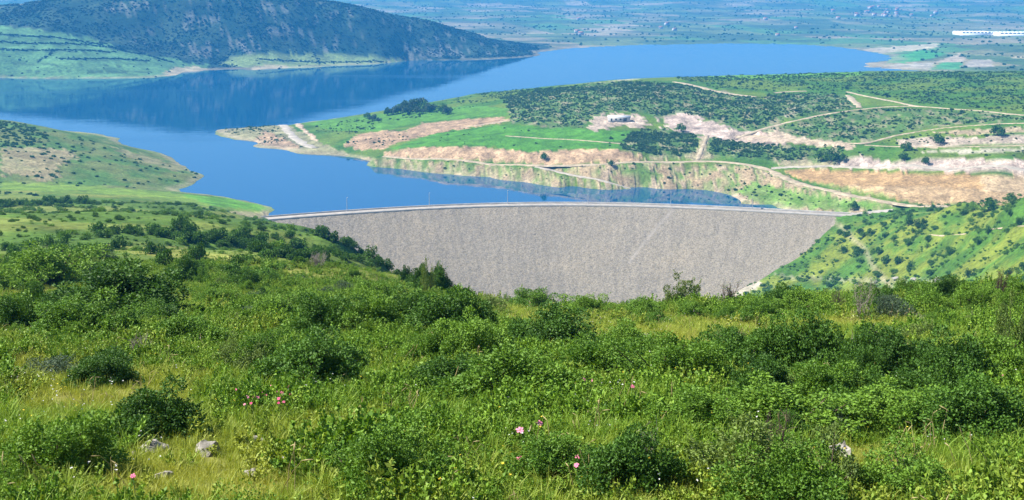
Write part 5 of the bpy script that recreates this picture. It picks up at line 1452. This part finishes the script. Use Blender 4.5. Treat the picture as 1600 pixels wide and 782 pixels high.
# ------------------------------------------------------------------ tall seed spikes
g_v, g_f = tube((0, 0, -0.05), (0.04, 0, 0.7), 0.006, 0.005, 4, 0.02, np.random.default_rng(8), 3)
SP_ST = mesh_np('stalk', g_v, g_f, [M_STRAW])
hp = []
for q in range(9):
    t_ = q / 9; hp.append(tube((0.04 + 0.02 * t_, 0, 0.66 + 0.42 * t_), (0.045 + 0.025 * t_, 0, 0.73 + 0.42 * t_), 0.022 * (1 - t_ * .6), 0.028 * (1 - t_ * .65), 5, 0, None, 1))
h_v, h_f = join(hp); SP_HD = mesh_np('seed_head', h_v, h_f, [M_STRAW])
for k, (px, py, h, tl, lab) in enumerate([(880, 582, 30, .5, 'yellow seed spike leaning right above the green mound'), (594, 590, 24, 1.0, 'pale seed spike lying over in mid slope'), (1480, 585, 38, .5, 'yellow seed spike before the tall bush row, tallest on the right'), (1452, 612, 32, .7, 'yellow seed spike lower beside the tallest one'),
    (1310, 632, 42, .1, 'upright dry spike in front of the tallest dark bush'), (1416, 675, 40, .1, 'upright yellow spike below the black hollow'), (1365, 600, 30, -.1, 'dry spike in the black hollow of the row'), (1050, 645, 40, -.1, 'tan seed spike right of the spreading green bush'), (1003, 632, 26, -.2, 'pale curved spike left of the tan one'),
    (1040, 625, 30, .3, 'tan broken spike above the other tan one'), (1260, 570, 26, .4, 'short dry spike against the second bush of the row'), (1585, 590, 30, .9, 'arching dry spike at the right edge'), (1530, 660, 50, .8, 'long arching green-yellow spike near the right edge'), (1020, 672, 30, .5, 'thin spike in the middle of the lower slope'), (700, 620, 40, .3, 'curved dry spike beside the dark bush left of the mound'), (735, 612, 30, .1, 'short dry spike on the mound of the centre')]):
    p = at1(px, py + 8, dmax=60)
    if np.isnan(p[0]): continue
    q = h * 1.5 * p[1] / FPX / 1.08
    o = link('seed_spike', None, loc=p.tolist()); o.scale = (q,) * 3; o.rotation_euler = (0, tl * 0.9, rs.uniform(-.5, .5))
    tag(o, lab, 'grass spike', 'seed spikes in the near meadow'); link('stalk', SP_ST, o); link('seed_head', SP_HD, o)

# ------------------------------------------------------------------ haze
hm = bpy.data.materials.new('haze_air'); hm.use_nodes = True
hm.node_tree.nodes.remove(hm.node_tree.nodes['Principled BSDF'])
pv = hm.node_tree.nodes.new('ShaderNodeVolumePrincipled')
pv.inputs['Color'].default_value = (0.05, 0.38, 0.92, 1)
pv.inputs['Density'].default_value = 0.00018
pv.inputs['Anisotropy'].default_value = 0.0
hm.node_tree.links.new(pv.outputs['Volume'], hm.node_tree.nodes['Material Output'].inputs['Volume'])
zmin, zmax = float(GZ.min()) - 3, float(max(GZ.max(), EYE + 6)) + 12
hv = np.array([(x, y, z) for z in (zmin, zmax) for (x, y) in ((-9000, -400), (9000, -400), (9000, 12500), (-9000, 12500))], float)
hf = np.array([(3, 2, 1, 0), (4, 5, 6, 7), (0, 1, 5, 4), (1, 2, 6, 5), (2, 3, 7, 6), (3, 0, 4, 7)])
haze = link('haze', mesh_np('haze', hv, hf, [hm]))
tag(haze, kind='stuff')
